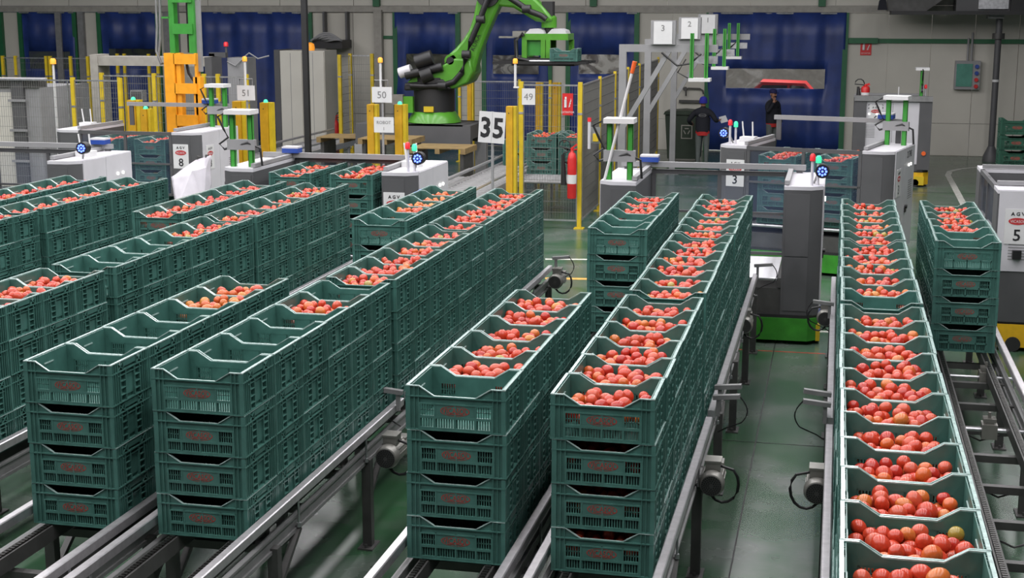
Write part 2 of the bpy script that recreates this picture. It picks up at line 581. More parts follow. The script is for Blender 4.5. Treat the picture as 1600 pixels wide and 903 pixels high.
for lane, x0, blocks in LANES:
    for bname, y0, fills in blocks:
        for i, fk in enumerate(fills):
            yc = y0 + PIT * i + CD / 2
            xc = x0 + CW / 2
            if lane == 'fourth' and bname == 'front' and i < 2:
                continue
            for lay in range(4):
                z = BASE_Z + CP * (3 - lay)
                jx, jy = random.uniform(-.006, .006), random.uniform(-.002, .002)
                near = yc < 11
                show = lay == 0
                if lane in ('sixth', 'eighth'):
                    show = True
                if lane == 'fourth':
                    show = lay < (4 if bname == 'front' else 3) and not (bname == 'front' and i < 3 and lay > 2)
                if lane == 'second':
                    show = lay < 3 and not (bname == 'middle' and (lay > 0 or i < 3))
                if i == 0 and lane in ('fifth', 'seventh', 'tenth'):
                    show = True
                if lane == 'tenth' and lay < 2:
                    show = True
                if not show:
                    HIDDEN.append((xc + jx, yc + jy, z))
                    continue
                state = {'E': 'empty', 'T': 'with red tomatoes', 'O': 'with orange tomatoes', 'D': 'with dark red tomatoes'}[fk]
                if lay == 0:
                    lb = 'top crate %s, %s stack of the %s block, %s row from left' % (state, ORD[i], bname, lane)
                else:
                    lb = '%s crate%s, %s stack of the %s block, %s row from left' % (LAYER[lay], ' down' if lay < 3 else '', ORD[i], bname, lane)
                crate(xc + jx, yc + jy, z, lb, 'stacked VICASOL crates', 2 if near and (lay == 0 or i < 6) and (lay == 0 or lane in ('sixth', 'eighth', 'fifth', 'seventh')) else 1)
            if fk != 'E':
                FILLS.append((xc, yc, BASE_Z + CP * 3, fk, (lane, bname, i)))
            if lane == 'eighth' and bname == 'front' and i == 0:
                for lay in (1, 2, 3):
                    FILLS.append((xc, yc, BASE_Z + CP * (3 - lay), 'L', None))

# ------------------------------------------------------------------ tomatoes
rng = np.random.default_rng(11)
def pile(seed, top=0.150):
    r_ = np.random.default_rng(seed)
    P, out = np.zeros((0, 4)), []
    fails = 0
    while fails < 26 and len(out) < 150:
        r = r_.uniform(0.032, 0.043)
        best = None
        for _ in range(7):
            x = r_.uniform(-0.262 + r * .7, 0.262 - r * .7)
            y = r_.uniform(-0.205 + r * .6, 0.205 - r * .6)
            z = 0.010 + r
            if len(P):
                d2 = (P[:, 0] - x) ** 2 + (P[:, 1] - y) ** 2
                s = (P[:, 3] + r) * 0.93
                k = d2 < s * s
                if k.any():
                    z = max(z, (P[k, 2] + np.sqrt(s[k] ** 2 - d2[k])).max())
            if best is None or z < best[2]:
                best = (x, y, z, r)
        lim = top + 0.035 * (1 - (best[0] / 0.27) ** 2)
        if best[2] > lim:
            fails += 1
            continue
        P = np.vstack([P, best])
        out.append(best)
    return out
PILES = [pile(100 + k, 0.148 + 0.010 * (k % 3)) for k in range(8)]

def ico(sub):
    bm = bmesh.new()
    bmesh.ops.create_icosphere(bm, subdivisions=sub, radius=1.0)
    bm.verts.ensure_lookup_table()
    v = np.array([p.co[:] for p in bm.verts])
    f = np.array([[q.index for q in fc.verts] for fc in bm.faces])
    bm.free()
    # flattened, slightly dimpled at the stalk, faintly lobed
    rr = np.linalg.norm(v[:, :2], axis=1)
    ang = np.arctan2(v[:, 1], v[:, 0])
    lob = 1 + 0.006 * np.cos(5 * ang) * rr
    v2 = v * lob[:, None]
    v2[:, 2] -= 0.14 * np.exp(-(rr / 0.28) ** 2) * (v[:, 2] > 0)
    return v2, f
ICO2, ICO1 = ico(3 if False else 2), ico(1)
ICO3 = ico(3)
TOM_ME = []
for stretch in (0.92, 1.02, 1.14, 1.24):
    v, f = ICO3
    row = []
    for m in TOM:
        me = bpy.data.meshes.new('tomato')
        me.from_pydata((v * np.array([1, 1, stretch])).tolist(), [], f.tolist())
        me.materials.append(m)
        me.polygons.foreach_set('use_smooth', [True] * len(me.polygons))
        row.append(me)
    TOM_ME.append(row)

def pick(kind):
    u = rng.random()
    if kind == 'O':
        w = [0.05, 0.0, 0.08, 0.37, 0.22, 0.26, 0.02]
    elif kind == 'D':
        w = [0.50, 0.30, 0.14, 0.05, 0.0, 0.01, 0.0]
    else:
        w = [0.42, 0.16, 0.20, 0.13, 0.02, 0.05, 0.02]
    return int(np.searchsorted(np.cumsum(w), u * sum(w)))

def all_tomatoes():
    L = []
    for k, (x, y, z, kind, key) in enumerate(FILLS):
        p = PILES[(k * 5 + 3) % 8]
        fx, fy = (1 if k % 2 else -1), (1 if (k // 2) % 2 else -1)
        for (a, b2, c, r) in p:
            if c < 0.085:
                continue
            L.append((x + a * fx, y + b2 * fy, z + c + 0.008, r, kind, key, c))
    return L
TL = all_tomatoes()
CAMV = np.array([0, 0, CAM_H])
order = sorted(range(len(TL)), key=lambda i: (TL[i][4] == 'L', TL[i][6] < 0.128 or TL[i][5] is None or (TL[i][5][0] == 'ninth' and TL[i][5][1] == 'front' and TL[i][5][2] < 1), np.linalg.norm(np.array(TL[i][:3]) - CAMV)))
single = set(order[:300])
ROWX = {n: x for n, x, _ in LANES}
YC = {k_: y_ for x_, y_, z_, f_, k_ in FILLS if k_}
WORDN = {'front': 'front', 'second': 'second'}
big_v, big_f, big_m, off = [], [], [], 0
tiles = []
for i, (x, y, z, r, kind, key, c) in enumerate(TL):
    st = rng.choice([0, 1, 2, 2, 3])
    ci = pick(kind)
    eul = Euler((rng.uniform(0, 6.28), rng.uniform(0, 6.28), rng.uniform(0, 6.28)))
    if i in single:
        o = put('tomato', TOM_ME[st][ci], None, (x, y, z), eul)
        o.scale = (r, r, r)
        lane, bname, si = key
        col = ['bright red', 'deep red', 'pinkish red', 'orange red', 'yellow orange', 'amber', 'greenish'][ci]
        dx, dy = x - (ROWX[lane] + CW / 2), y - YC[key]
        pos = ('back' if dy > 0.07 else 'front' if dy < -0.07 else 'middle') + ' ' + ('left' if dx < -0.14 else 'centre left' if dx < 0 else 'centre right' if dx < 0.14 else 'right')
        siz = 'large ' if r > 0.0400 else 'small ' if r < 0.0355 else ''
        tag(o, '%s%s tomato, %s of %s crate, %s block, %s row from left' % (siz, col, pos, ORD[si], bname, lane), 'tomato',
            'tomatoes in the %s crate of the %s block, %s row' % (ORD[si], bname, lane))
    else:
        d = math.sqrt(x * x + y * y + (z - CAM_H) ** 2)
        v, f = ICO2 if d < 12.5 and kind != 'L' else ICO1
        s = (0.92, 1.02, 1.14, 1.24)[st]
        M = np.array(eul.to_matrix())
        big_v.append((v * np.array([1, 1, s]) * r * (1.04 if v is ICO1[0] else 1)) @ M.T + np.array([x, y, z]))
        big_f.append(f + off)
        big_m.append(np.full(len(f), ci))
        off += len(v)
def big_mesh(name, V, Fc, Mi, mats):
    V, Fc, Mi = np.concatenate(V), np.concatenate(Fc), np.concatenate(Mi)
    me = bpy.data.meshes.new(name)
    me.vertices.add(len(V))
    me.vertices.foreach_set('co', V.astype(np.float32).ravel())
    me.loops.add(Fc.size)
    me.loops.foreach_set('vertex_index', Fc.astype(np.int32).ravel())
    me.polygons.add(len(Fc))
    me.polygons.foreach_set('loop_start', np.arange(0, Fc.size, 3, dtype=np.int32))
    me.update(calc_edges=True)
    for m in mats:
        me.materials.append(m)
    me.polygons.foreach_set('material_index', Mi.astype(np.int32))
    me.polygons.foreach_set('use_smooth', [True] * len(Fc))
    me.update()
    return me
TOMS_READY = (big_v, big_f, big_m)
# ------------------------------------------------------------------ floor markings
line_mark(at(852, 405, Z=0), at(925, 405.5, Z=0), 0.10, 'mark_white')
line_mark(at(852, 435, Z=0), at(925, 436, Z=0), 0.14, 'mark_orange')
line_mark(at(1150, 546, Z=0), at(1300, 553.5, Z=0), 0.025, 'mark_red')
line_mark(at(1288, 508, Z=0), at(1320, 508, Z=0), 0.14, 'mark_orange')
line_mark(at(1270, 518, Z=0), at(1320, 519, Z=0), 0.10, 'mark_white')
line_mark(at(1415, 440, Z=0), at(1450, 449, Z=0), 0.14, 'mark_orange')
_arc = [at(a, b2, Z=0) for a, b2 in ((1507, 322), (1490, 290), (1481, 274), (1484, 268), (1500, 264), (1530, 261), (1575, 258))]
for _a, _b in zip(_arc[:-1], _arc[1:]):
    line_mark(_a, _b, 0.14, 'mark_white')
# saw-cut joints of the floor slab
for _y in (7.6, 13.2, 19.5, 26.0, 33.0):
    line_mark((-30, _y), (10, _y), 0.012, 'dark')
for _x in (-0.62, -8.2, -15.5, 6.0):
    line_mark((_x, 0), (_x, 41), 0.012, 'dark')

# ------------------------------------------------------------------ chain conveyors under the rows
Y_END = 17.0
def make_chain(y0, y1):
    mb = MB()
    n = int((y1 - y0) / 0.036)
    for k in range(n):
        y = y0 + k * 0.036
        mb.box(-0.016, y, 0, 0.016, y + 0.024, 0.010)
    return mb
CHAIN_NEAR = make_chain(3.2, Y_END).mesh('chain', ['chain'], False)
TRACK = MB().box(-0.03, 3.2, -0.10, 0.03, Y_END, -0.02).box(-0.03, 3.2, -0.02, -0.018, Y_END, 0.0).box(0.018, 3.2, -0.02, 0.03, Y_END, 0.0).mesh('chain_track', ['frame'], False)
def rail_mesh(y0, y1):
    mb = MB()
    w, h, c = 0.028, 0.03, 0.006
    mb.prism([(-w, -h), (w, -h), (w, h - c), (w - c, h), (-w + c, h), (-w, h - c)], y0, y1)
    return mb.mesh('guide_rail', ['rail'], False)
RAIL_N, RAIL_F = rail_mesh(3.2, 10.72), rail_mesh(10.90, 16.95)
CROSS = MB().box(-0.04, -0.03, -0.055, 0.64, 0.03, 0.0).mesh('cross_member', ['frame'], False)
FOOT = MB().box(-0.06, -0.10, 0, 0.06, 0.10, 0.012).cyl((0.0, 0.07, 0.012), (0.0, 0.07, 0.04), 0.012, 8).cyl((0, -0.07, 0.012), (0, -0.07, 0.04), 0.012, 8).mesh('foot_plate', ['frame'], False)
LEG = MB().box(-0.035, -0.035, 0.0, 0.035, 0.035, 0.70).mesh('leg', ['frame'], False)
HOOK = MB().tube([(0, 0, 0.70), (0, 0, 0.74), (0.0, 0, 0.90)], 0.008, 6).cyl((0, 0, 0.70), (0, 0, 0.73), 0.016, 8).mesh('rail_support', ['steel'])
BEAM = MB().box(-0.02, 3.2, 0.66, 0.02, Y_END, 0.685).box(-0.02, 3.2, 0.76, 0.02, Y_END, 0.775).box(-0.006, 3.2, 0.685, 0.006, Y_END, 0.76).mesh('side_beam', ['frame_mid'], False)

def gear_motor(parent, x, y, z, s, body='motor'):
    """motor lying along Y, fan end towards -Y; s = side on which its cable loops."""
    mb = MB()
    mb.cyl((0, 0.05, 0), (0, 0.30, 0), 0.078, 20)
    for k in range(12):
        a = 2 * math.pi * k / 12
        mb.bar((0.078 * math.cos(a), 0.06, 0.078 * math.sin(a)), (0.078 * math.cos(a), 0.28, 0.078 * math.sin(a)), 0.006, 0.014)
    mb.box(-0.06, 0.28, -0.07, 0.06, 0.40, 0.07)
    m = mb.build('motor', body, parent, loc=(x, y, z))
    fc = MB().lathe([(0.090, -0.05), (0.092, 0.0), (0.080, 0.035), (0.06, 0.045)], 24).xf(Matrix.Rotation(math.pi / 2, 4, 'X')).build('fan_cover', 'motor', m)
    MB().cyl((0, -0.0475, 0), (0, -0.044, 0), 0.074, 24).build('fan_grille', 'frame', m)
    g = MB()
    for r in (0.022, 0.036, 0.050, 0.064):
        for k in range(int(r * 400)):
            a = 2 * math.pi * k / int(r * 400)
            g.cyl((r * math.cos(a), -0.051 + (r - 0.06) * 0.1 * (r > 0.06), r * math.sin(a)), (r * math.cos(a), -0.044, r * math.sin(a)), 0.0055, 6)
    g.build('fan_holes', 'black', m)
    MB().box(-0.052, 0.06, 0.07, 0.052, 0.19, 0.135).box(-0.058, 0.055, 0.135, 0.058, 0.195, 0.150).build('terminal_box', 'motor', m)
    pts = [(s * 0.05, 0.12, 0.10)]
    for k in range(9):
        a = math.radians(50 - k * 24)
        pts.append((s * (0.075 + 0.11 * math.cos(a)), 0.08, -0.02 + 0.14 * math.sin(a)))
    pts.append((-s * 0.05, 0.25, -0.14))
    MB().tube(pts, 0.011, 8).build('cable', 'black', m)
    return m

def sensor(parent, x, y, z, s, two=False):
    mb = MB()
    for k in range(2 if two else 1):
        o = Vector((0, k * 0.14, k * 0.045))
        mb.bar(Vector((-s * 0.02, 0, 0.10)) + o, Vector((s * 0.19, -0.02, 0.125)) + o, 0.05, 0.035)
        mb.box(s * 0.02 - 0.015 + o.x, -0.015 + o.y, -0.05, s * 0.02 + 0.015 + o.x, 0.015 + o.y, 0.09 + o.z)
    b = mb.build('sensor_head', 'frame_mid', parent, loc=(x, y, z))
    pts = [(s * (0.19 + 0.06 * math.sin(k * 0.4)), -0.02, 0.125 - 0.03 * k) for k in range(8)] + [(s * 0.08, 0.05, -0.16), (s * 0.02, 0.06, -0.20)]
    MB().tube(pts, 0.006, 6).build('cable', 'black', b)

ROWN = {n: x for n, x, _ in LANES}
CONV = {}
for lane, x0, _b in LANES:
    t = thing('chain_conveyor', 'grey steel chain conveyor carrying the %s row of crates from the left' % lane, 'conveyor', (0, 0, 0), 0, 'chain conveyors')
    CONV[lane] = t
    for sx, ofx in ((-1, -0.050), (1, CW + 0.055)):
        X = x0 + ofx + (0.012 if lane == 'ninth' and sx < 0 else 0)
        for me in (RAIL_N, RAIL_F):
            put('guide_rail', me, t, (X, 0, 0.915))
        put('side_beam', BEAM, t, (X - sx * 0.02, 0, 0))
        for y in (4.2, 5.6, 7.0, 8.4, 9.8, 11.4, 12.9, 14.4, 15.9):
            put('rail_support', HOOK, t, (X + sx * 0.012, y, -0.01))
        for k, y in enumerate((4.3, 6.15, 8.0, 9.85, 11.7, 13.55, 15.4, 16.85)):
            lg = put('leg', LEG, t, (X + sx * 0.0, y, 0))
            put('foot_plate', FOOT, lg)
            if y < 16:
                MB().bar((X, y, 0.38), (X, y + 0.42, 0.68), 0.045, 0.035).build('brace', 'frame', t)
    for xx in (0.10, 0.50):
        tr = put('chain_track', TRACK, t, (x0 + xx, 0, 0.826))
        put('chain', CHAIN_NEAR, tr, (0, 0, 0.0))
    y = 3.6
    while y < Y_END:
        put('cross_member', CROSS, t, (x0, y, 0.70))
        y += 0.74
for lane, px, py, z, s, body in (('sixth', 605, 714, 0.74, 1, 'motor'), ('eighth', 1112, 756, 0.74, 1, 'motor'), ('ninth', 1276, 768, 0.74, -1, 'motor'),
                                 ('eighth', 1163, 508, 0.74, 1, 'motor'), ('ninth', 1289, 497, 0.74, -1, 'motor_blue'), ('sixth', 868, 440, 0.80, 1, 'motor')):
    p = at(px, py, Z=z)
    gear_motor(CONV[lane], p.x, p.y, z, s, body)
for lane, px, py, s, two in (('sixth', 626, 632, -1, False), ('eighth', 1118, 640, 1, True), ('ninth', 1293, 652, -1, True), ('sixth', 866, 416, 1, False),
                             ('eighth', 1181, 428, 1, False), ('ninth', 1299, 490, -1, False)):
    p = at(px, py, Z=0.95)
    sensor(CONV[lane], p.x, p.y, 0.95, s, two)
# small bearing blocks and shaft on the empty stretch of the tenth row
for px, py in ((1540, 590), (1545, 672)):
    p = at(px, py, Z=0.72)
    mb = MB().cbox(0, 0, 0, 0.12, 0.14, 0.12).cbox(0, 0, 0.075, 0.06, 0.10, 0.05).cyl((0, 0, 0.09), (0, 0, 0.15), 0.012, 8)
    for k in range(5):
        mb.cbox(0, -0.05 + 0.025 * k, 0.09, 0.10, 0.006, 0.03)
    b = mb.build('gear_block', 'motor', CONV['tenth'], loc=p)
    MB().cyl((-0.35, 0, 0), (0.30, 0, 0), 0.016, 10).build('drive_shaft', 'steel', b)
for y in (9.2, 10.2, 11.6):
    MB().tube([(0.80, y, 0.6), (0.95, y - 0.05, 0.66), (1.1, y + 0.05, 0.68), (1.25, y + 0.1, 0.60), (1.4, y + 0.1, 0.66)], 0.008, 6).build('air_hose', 'black', CONV['tenth'])


def vinyl_mat(name, cols, sc, clear=0.25):
    """scratched, milky clear plastic sheet."""
    m = bpy.data.materials.new(name)
    m.use_nodes = True
    nt = m.node_tree
    b = nt.nodes['Principled BSDF']
    tc = nt.nodes.new('ShaderNodeTexCoord')
    n = nt.nodes.new('ShaderNodeTexNoise')
    n.inputs['Scale'].default_value = sc
    n.inputs['Detail'].default_value = 3
    n.inputs['Distortion'].default_value = 1.5
    nt.links.new(tc.outputs['Object'], n.inputs['Vector'])
    r = nt.nodes.new('ShaderNodeValToRGB')
    r.color_ramp.elements[0].position = 0.42
    r.color_ramp.elements[0].color = (*cols[0], 1)
    r.color_ramp.elements[1].position = 0.62
    r.color_ramp.elements[1].color = (*cols[-1], 1)
    for i, c in enumerate(cols[1:-1]):
        e = r.color_ramp.elements.new(0.42 + 0.20 * (i + 1) / (len(cols) - 1))
        e.color = (*c, 1)
    nt.links.new(n.outputs['Fac'], r.inputs['Fac'])
    nt.links.new(r.outputs['Color'], b.inputs['Base Color'])
    b.inputs['Roughness'].default_value = 0.22
    tr = nt.nodes.new('ShaderNodeBsdfTransparent')
    mx = nt.nodes.new('ShaderNodeMixShader')
    mx.inputs[0].default_value = clear
    nt.links.new(b.outputs[0], mx.inputs[1])
    nt.links.new(tr.outputs[0], mx.inputs[2])
    nt.links.new(mx.outputs[0], nt.nodes['Material Output'].inputs[0])
    MATS[name] = m
vinyl_mat('vinyl_1', [(.006, .008, .03), (.02, .03, .02), (.03, .04, .03)], 1.2)
vinyl_mat('vinyl_2', [(.006, .008, .03), (.02, .03, .02), (.03, .04, .03)], 1.2)
vinyl_mat('vinyl_4', [(.02, .022, .016), (.05, .055, .035), (.11, .11, .09)], 2.0)
vinyl_mat('vinyl_5', [(.03, .03, .03), (.10, .10, .10), (.30, .30, .28)], 2.2)
vinyl_mat('vinyl_6', [(.07, .06, .06), (.25, .24, .22), (.48, .47, .44)], 2.2)
vinyl_mat('vinyl_7', [(.012, .012, .012), (.05, .05, .05), (.45, .45, .45)], 1.6, 0.5)
# ------------------------------------------------------------------ far wall
YW = 41.5
wall = tag(MB().box(-45, YW + 0.15, -0.2, 14, YW + 0.2, 0.0).build('wall_back', 'wall'), kind='structure')
CURT = [(32, 117), (155, 247), (313, 485), (618, 716), (757, 860), (889, 996), (1108, 1323)]
def wx(px, py=20): return at(px, py, Y=YW).x
OPEN = [(wx(a), wx(b2)) for a, b2 in CURT]
zt = 3.93
def wall_piece(x0, x1, z0, z1, m, name='wall_panel'):
    return MB().prism([(x0 + 0.008, z0 + 0.008), (x1 - 0.008, z0 + 0.008), (x1 - 0.008, z1 - 0.008), (x0 + 0.008, z1 - 0.008)], YW, YW + 0.12).build(name, m, wall, smooth=False)
edges = [-45] + [e for ab in OPEN for e in ab] + [14]
for k in range(0, len(edges), 2):
    a, b2 = edges[k], edges[k + 1]
    n = max(1, round((b2 - a) / 1.15))
    for i in range(n):
        wall_piece(a + (b2 - a) * i / n, a + (b2 - a) * (i + 1) / n, 0.9, zt, 'wall')
        wall_piece(a + (b2 - a) * i / n, a + (b2 - a) * (i + 1) / n, 0.0, 0.9, 'wall')
x = -45.0
while x < 14:
    wall_piece(x, x + 2.36, 4.12, 9.2, 'wall_upper')
    x += 2.36
MB().box(-45, YW - 0.10, 3.94, 14, YW + 0.1, 4.12).build('ledge_beam', 'beam', wall)
MB().box(-45, YW + 0.13, -0.2, 14, YW + 0.14, 9.2).build('wall_backing', 'beam', wall) if False else None
# green steel: posts beside the curtains, rails, stanchions above
trim = tag(MB().box(wx(1323), YW - 0.06, 3.10, 14, YW, 3.22).build('trim_1', 'green_dark'), kind='structure')
MB().box(wx(1328), YW - 0.12, 3.09, wx(1374), YW - 0.02, 3.24).build('rail_bracket', 'green_dark', trim)
for k, (a, b2) in enumerate(OPEN):
    for x in (a, b2):
        tag(MB().box(x - 0.07, YW - 0.10, 0, x + 0.07, YW + 0.02, zt).build('trim_2', 'green_dark'), kind='structure')
for px in (590, 928, 1284):
    tag(MB().box(wx(px) - 0.10, YW - 0.16, 4.1, wx(px) + 0.10, YW, 9.0).build('trim_3', 'green_dark'), kind='structure')
tag(MB().box(wx(590), YW - 0.05, 3.15, wx(618), YW, 3.24).build('trim_4', 'green_dark'), kind='structure')
tag(MB().box(wx(587), YW - 0.22, 0, wx(599), YW, 4.0).build('trim_5', 'beam'), kind='structure')
for px in (93, 1, 128, 262):
    tag(MB().box(wx(px) - 0.1, YW - 0.15, 0, wx(px) + 0.1, YW - 0.02, zt).build('trim_6', 'green_dark' if px in (1,) else 'frame_mid'), kind='structure')

def curtain(a, b2, n, win=None):
    rs = random.Random(n)
    ph = [rs.uniform(0, 6.28) for _ in range(4)]
    w = b2 - a
    nx = max(24, int(w * 14))
    xs = [a + w * i / nx for i in range(nx + 1)]
    zs = [0.03 + (zt - 0.03) * j / 6 for j in range(7)]
    if win:
        for c in win[:2]:
            xs[min(range(1, len(xs) - 1), key=lambda i: abs(xs[i] - c))] = c
        zs = [z for z in zs if min(abs(z - win[2]), abs(z - win[3])) > 0.12] + [win[2], win[3]]
        zs.sort()
    nx, nz = len(xs) - 1, len(zs) - 1
    vs, fs = [], []
    for z in zs:
        for x in xs:
            d = 0.05 * math.sin(x * 5.2 + ph[0] + z * .35) + 0.03 * math.sin(x * 11 + ph[1] - z * .5) + 0.03 * math.sin(z * 2 + x + ph[2])
            vs.append((x, YW - 0.08 + d * 0.8, z))
    for j in range(nz):
        for i in range(nx):
            cx, cz = (xs[i] + xs[i + 1]) / 2, (zs[j] + zs[j + 1]) / 2
            if win and win[0] < cx < win[1] and win[2] < cz < win[3]:
                continue
            fs.append((j * (nx + 1) + i, j * (nx + 1) + i + 1, (j + 1) * (nx + 1) + i + 1, (j + 1) * (nx + 1) + i))
    me = MB().add(vs, fs).mesh('door_%d' % n, ['curtain'])
    o = put('door_%d' % n, me)
    md = o.modifiers.new('thick', 'SOLIDIFY')
    md.thickness = 0.006
    tag(o, kind='structure')
    MB().cyl((a, YW - 0.08, zt - 0.02), (b2, YW - 0.08, zt - 0.02), 0.03, 8).build('curtain_rod', 'steel', o)
    return o
WIN = {4: (635, 703, 84, 112), 5: (770, 842, 86, 116), 6: (905, 978, 85, 116), 7: (1135, 1288, 107, 139), 1: (45, 112, 80, 108), 2: (170, 245, 76, 98)}
for k, (a, b2) in enumerate(OPEN):
    if k + 1 in WIN:
        x0, x1, y0, y1 = WIN[k + 1]
        p, q = at(x0, y0, Y=YW - 0.08), at(x1, y1, Y=YW - 0.08)
        d = curtain(a, b2, k + 1, (p.x, q.x, q.z, p.z))
    else:
        d = curtain(a, b2, k + 1)
    if k + 1 in WIN:
        # clear vinyl window welded on the curtain, seen slightly proud of it
        vs, fs = [], []
        for j in range(5):
            for i in range(17):
                u, v = i / 16, j / 4
                xx = p.x + (q.x - p.x) * u
                vs.append((xx, YW - 0.08 + 0.02 * math.sin(xx * 7 + v * 3), p.z + (q.z - p.z) * v))
        for j in range(4):
            for i in range(16):
                fs.append((j * 17 + i, j * 17 + i + 1, (j + 1) * 17 + i + 1, (j + 1) * 17 + i))
        MB().add(vs, fs).build('window_sheet', 'vinyl_' + str(k + 1), d)
# ------------------------------------------------------------------ signs
def oval(rx, rz, n=24):
    mb = MB()
    mb.prism([(rx * math.cos(2 * math.pi * i / n), rz * math.sin(2 * math.pi * i / n)) for i in range(n)], -0.002, 0.0)
    return mb
def agv_sign(parent, x, y, z, num, rz=0.0, w=0.29, h=0.42, name='sign'):
    s = MB().box(-w / 2, 0, -h / 2, w / 2, 0.006, h / 2).build(name, 'paper', parent, loc=(x, y, z), rot=(0, 0, rz))
    k = w / 0.29
    tt = put('lettering', text_mesh('A G V', 0.042 * k, 'ink', 0.0005, 0.002), s, (0, -0.002, h * 0.36))
    o = oval(0.105 * k, 0.042 * k).build('oval_badge', 'logo_red', s, loc=(0, -0.001, h * 0.15))
    tm = text_mesh('VICASOL', 0.034 * k, 'paper', 0.0005, 0.0)
    wv = max(v.co.x for v in tm.vertices) * 2
    l2 = put('badge_lettering', tm, s, (0, -0.005, h * 0.15))
    l2.scale = (0.165 * k / wv, 1, 1)
    put('numeral', text_mesh(num, 0.135 * k, 'ink', 0.0005, 0.003), s, (0, -0.002, -h * 0.24))
    return s
def plate(parent, x, y, z, w, h, lines, m='paper', rz=0.0, name='sign'):
    s = MB().box(-w / 2, 0, -h / 2, w / 2, 0.006, h / 2).build(name, m, parent, loc=(x, y, z), rot=(0, 0, rz))
    for txt, th, dz, tm, bold in lines:
        put('lettering', text_mesh(txt, th, tm, 0.0005, bold), s, (0, -0.002, dz))
    return s

# ------------------------------------------------------------------ guided vehicles
ROLLER = MB().cyl((-0.85, 0, 0), (0.85, 0, 0), 0.028, 12).mesh('roller', ['steel'])
def agv(label, loc, rz, num, base='agv_green', half=1.36, depth=1.62, door_z=0.36, guard='back', mast=-1, beacon=1, router=1, signs=(), top_rail=None, cabs=(-1, 1), blue=None, text=None, mast_y=0.25, bed=0.80):
    t = thing('guided_vehicle', label, 'vehicle', loc, rz, 'guided crate vehicles')
    c = 0.12
    pol = [(-half + c, 0), (half - c, 0), (half, c), (half, depth - c), (half - c, depth), (-half + c, depth), (-half, depth - c), (-half, c)]
    b = MB().prism(pol, 0.05, 0.33, 'z').build('base', base, t)
    for sx in (-1, 1):
        for yy in (0.3, depth - 0.3):
            MB().cyl((sx * (half - 0.06), yy, 0.09), (sx * (half + 0.02), yy, 0.09), 0.09, 16).build('wheel', 'rubber', b)
        MB().box(sx * half - 0.02, 0.10, 0.04, sx * half + 0.03, 0.32, 0.24).build('bumper', 'yellow', b)
    MB().prism([(x * 0.985, 0.012 + y * 0.985) for x, y in pol], 0.33, 0.37, 'z').build('deck', 'dark', t)
    ci = 0.90
    for sx in cabs:
        x0, x1 = sorted((sx * ci, sx * half))
        if sx > 0:
            pc = [(x0, 0.02), (x1 - 0.14, 0.02), (x1, 0.14), (x1, depth - 0.02), (x0, depth - 0.02)]
        else:
            pc = [(x0 + 0.14, 0.02), (x1, 0.02), (x1, depth - 0.02), (x0, depth - 0.02), (x0, 0.14)]
        cb = MB().prism(pc, 0.36, 1.90, 'z').build('cabinet', 'cab_grey', t)
        MB().prism([(x, y) for x, y in pc], 1.905, 1.95, 'z').build('cabinet_top', 'cab_white', cb)
        # front skin panels with a seam
        xa, xb = (x0 + 0.03, x1 - 0.15) if sx > 0 else (x0 + 0.15, x1 - 0.03)
        MB().box(xa, 0.012, 1.10, xb, 0.022, 1.86).box(xa, 0.012, 0.42, xb, 0.022, 1.08).build('front_panel', 'cab_grey', cb)
        # white end doors
        X = sx * half
        a, b2 = sorted((X, X + sx * 0.014))
        for (ya, yb) in ((0.17, depth * 0.5 - 0.004), (depth * 0.5 + 0.004, depth - 0.04)):
            d = MB().box(a, ya, door_z, b2, yb, 1.94).build('door', 'cab_white', cb)
        kb = MB()
        kb.cyl((X + sx * 0.014, depth * 0.62, 1.02), (X + sx * 0.05, depth * 0.62, 1.02), 0.03, 10)
        kb.box(min(X, X + sx * 0.03), depth * 0.62 - 0.05, 0.93, max(X, X + sx * 0.03), depth * 0.62 + 0.05, 1.0)
        kb.build('switch_knob', 'black', cb)
        lb = MB()
        for q in (0.70, 0.80):
            lb.cyl((X + sx * 0.012, depth * q, 1.66), (X + sx * 0.03, depth * q, 1.66), 0.022, 10)
        lb.build('indicator', 'lamp_white', cb)
        vb = MB()
        for q in range(9):
            vb.box(min(X, X + sx * 0.017), depth * 0.72, 1.12 + q * 0.035, max(X, X + sx * 0.017), depth * 0.90, 1.135 + q * 0.035)
        vb.build('vent', 'cab_light', cb)
        if num in '36':
            put('lettering', text_mesh('2174S', 0.10, 'ink', 0.0005, 0.001), cb, (X + sx * 0.016, depth * 0.72, 1.83), (0, 0, sx * math.pi / 2))
    # roller bed between the cabinets
    MB().box(-ci, 0.03, bed - 0.10, -ci + 0.04, depth - 0.03, bed + 0.02).box(ci - 0.04, 0.03, bed - 0.10, ci, depth - 0.03, bed + 0.02).box(-ci, 0.05, 0.37, ci, depth - 0.05, bed - 0.11).build('roller_bed', 'frame', t)
    n = 18
    for k in range(n):
        put('roller', ROLLER, t, (0, 0.08 + (depth - 0.16) * k / (n - 1), bed))
    # clear guard
    for g in ([guard] if isinstance(guard, str) else guard):
        yy = depth - 0.05 if g == 'back' else 0.04
        fr = MB()
        for x in (-ci + 0.03, 0.0, ci - 0.03):
            fr.box(x - 0.025, yy - 0.02, 0.85, x + 0.025, yy + 0.02, 1.95)
        fr.box(-ci, yy - 0.025, 1.89, ci, yy + 0.025, 1.95)
        fr.box(-ci, yy - 0.02, 1.38, ci, yy + 0.02, 1.41)
        fr.box(-ci, yy - 0.02, 0.84, ci, yy + 0.02, 0.88)
        f = fr.build('guard_frame', 'cab_grey', t)
        for xa, xb in ((-ci + 0.055, -0.025), (0.025, ci - 0.055)):
            for za, zb in ((0.88, 1.38), (1.41, 1.89)):
                MB().box(xa, yy - 0.003, za, xb, yy + 0.003, zb).build('pane', 'glass', f)
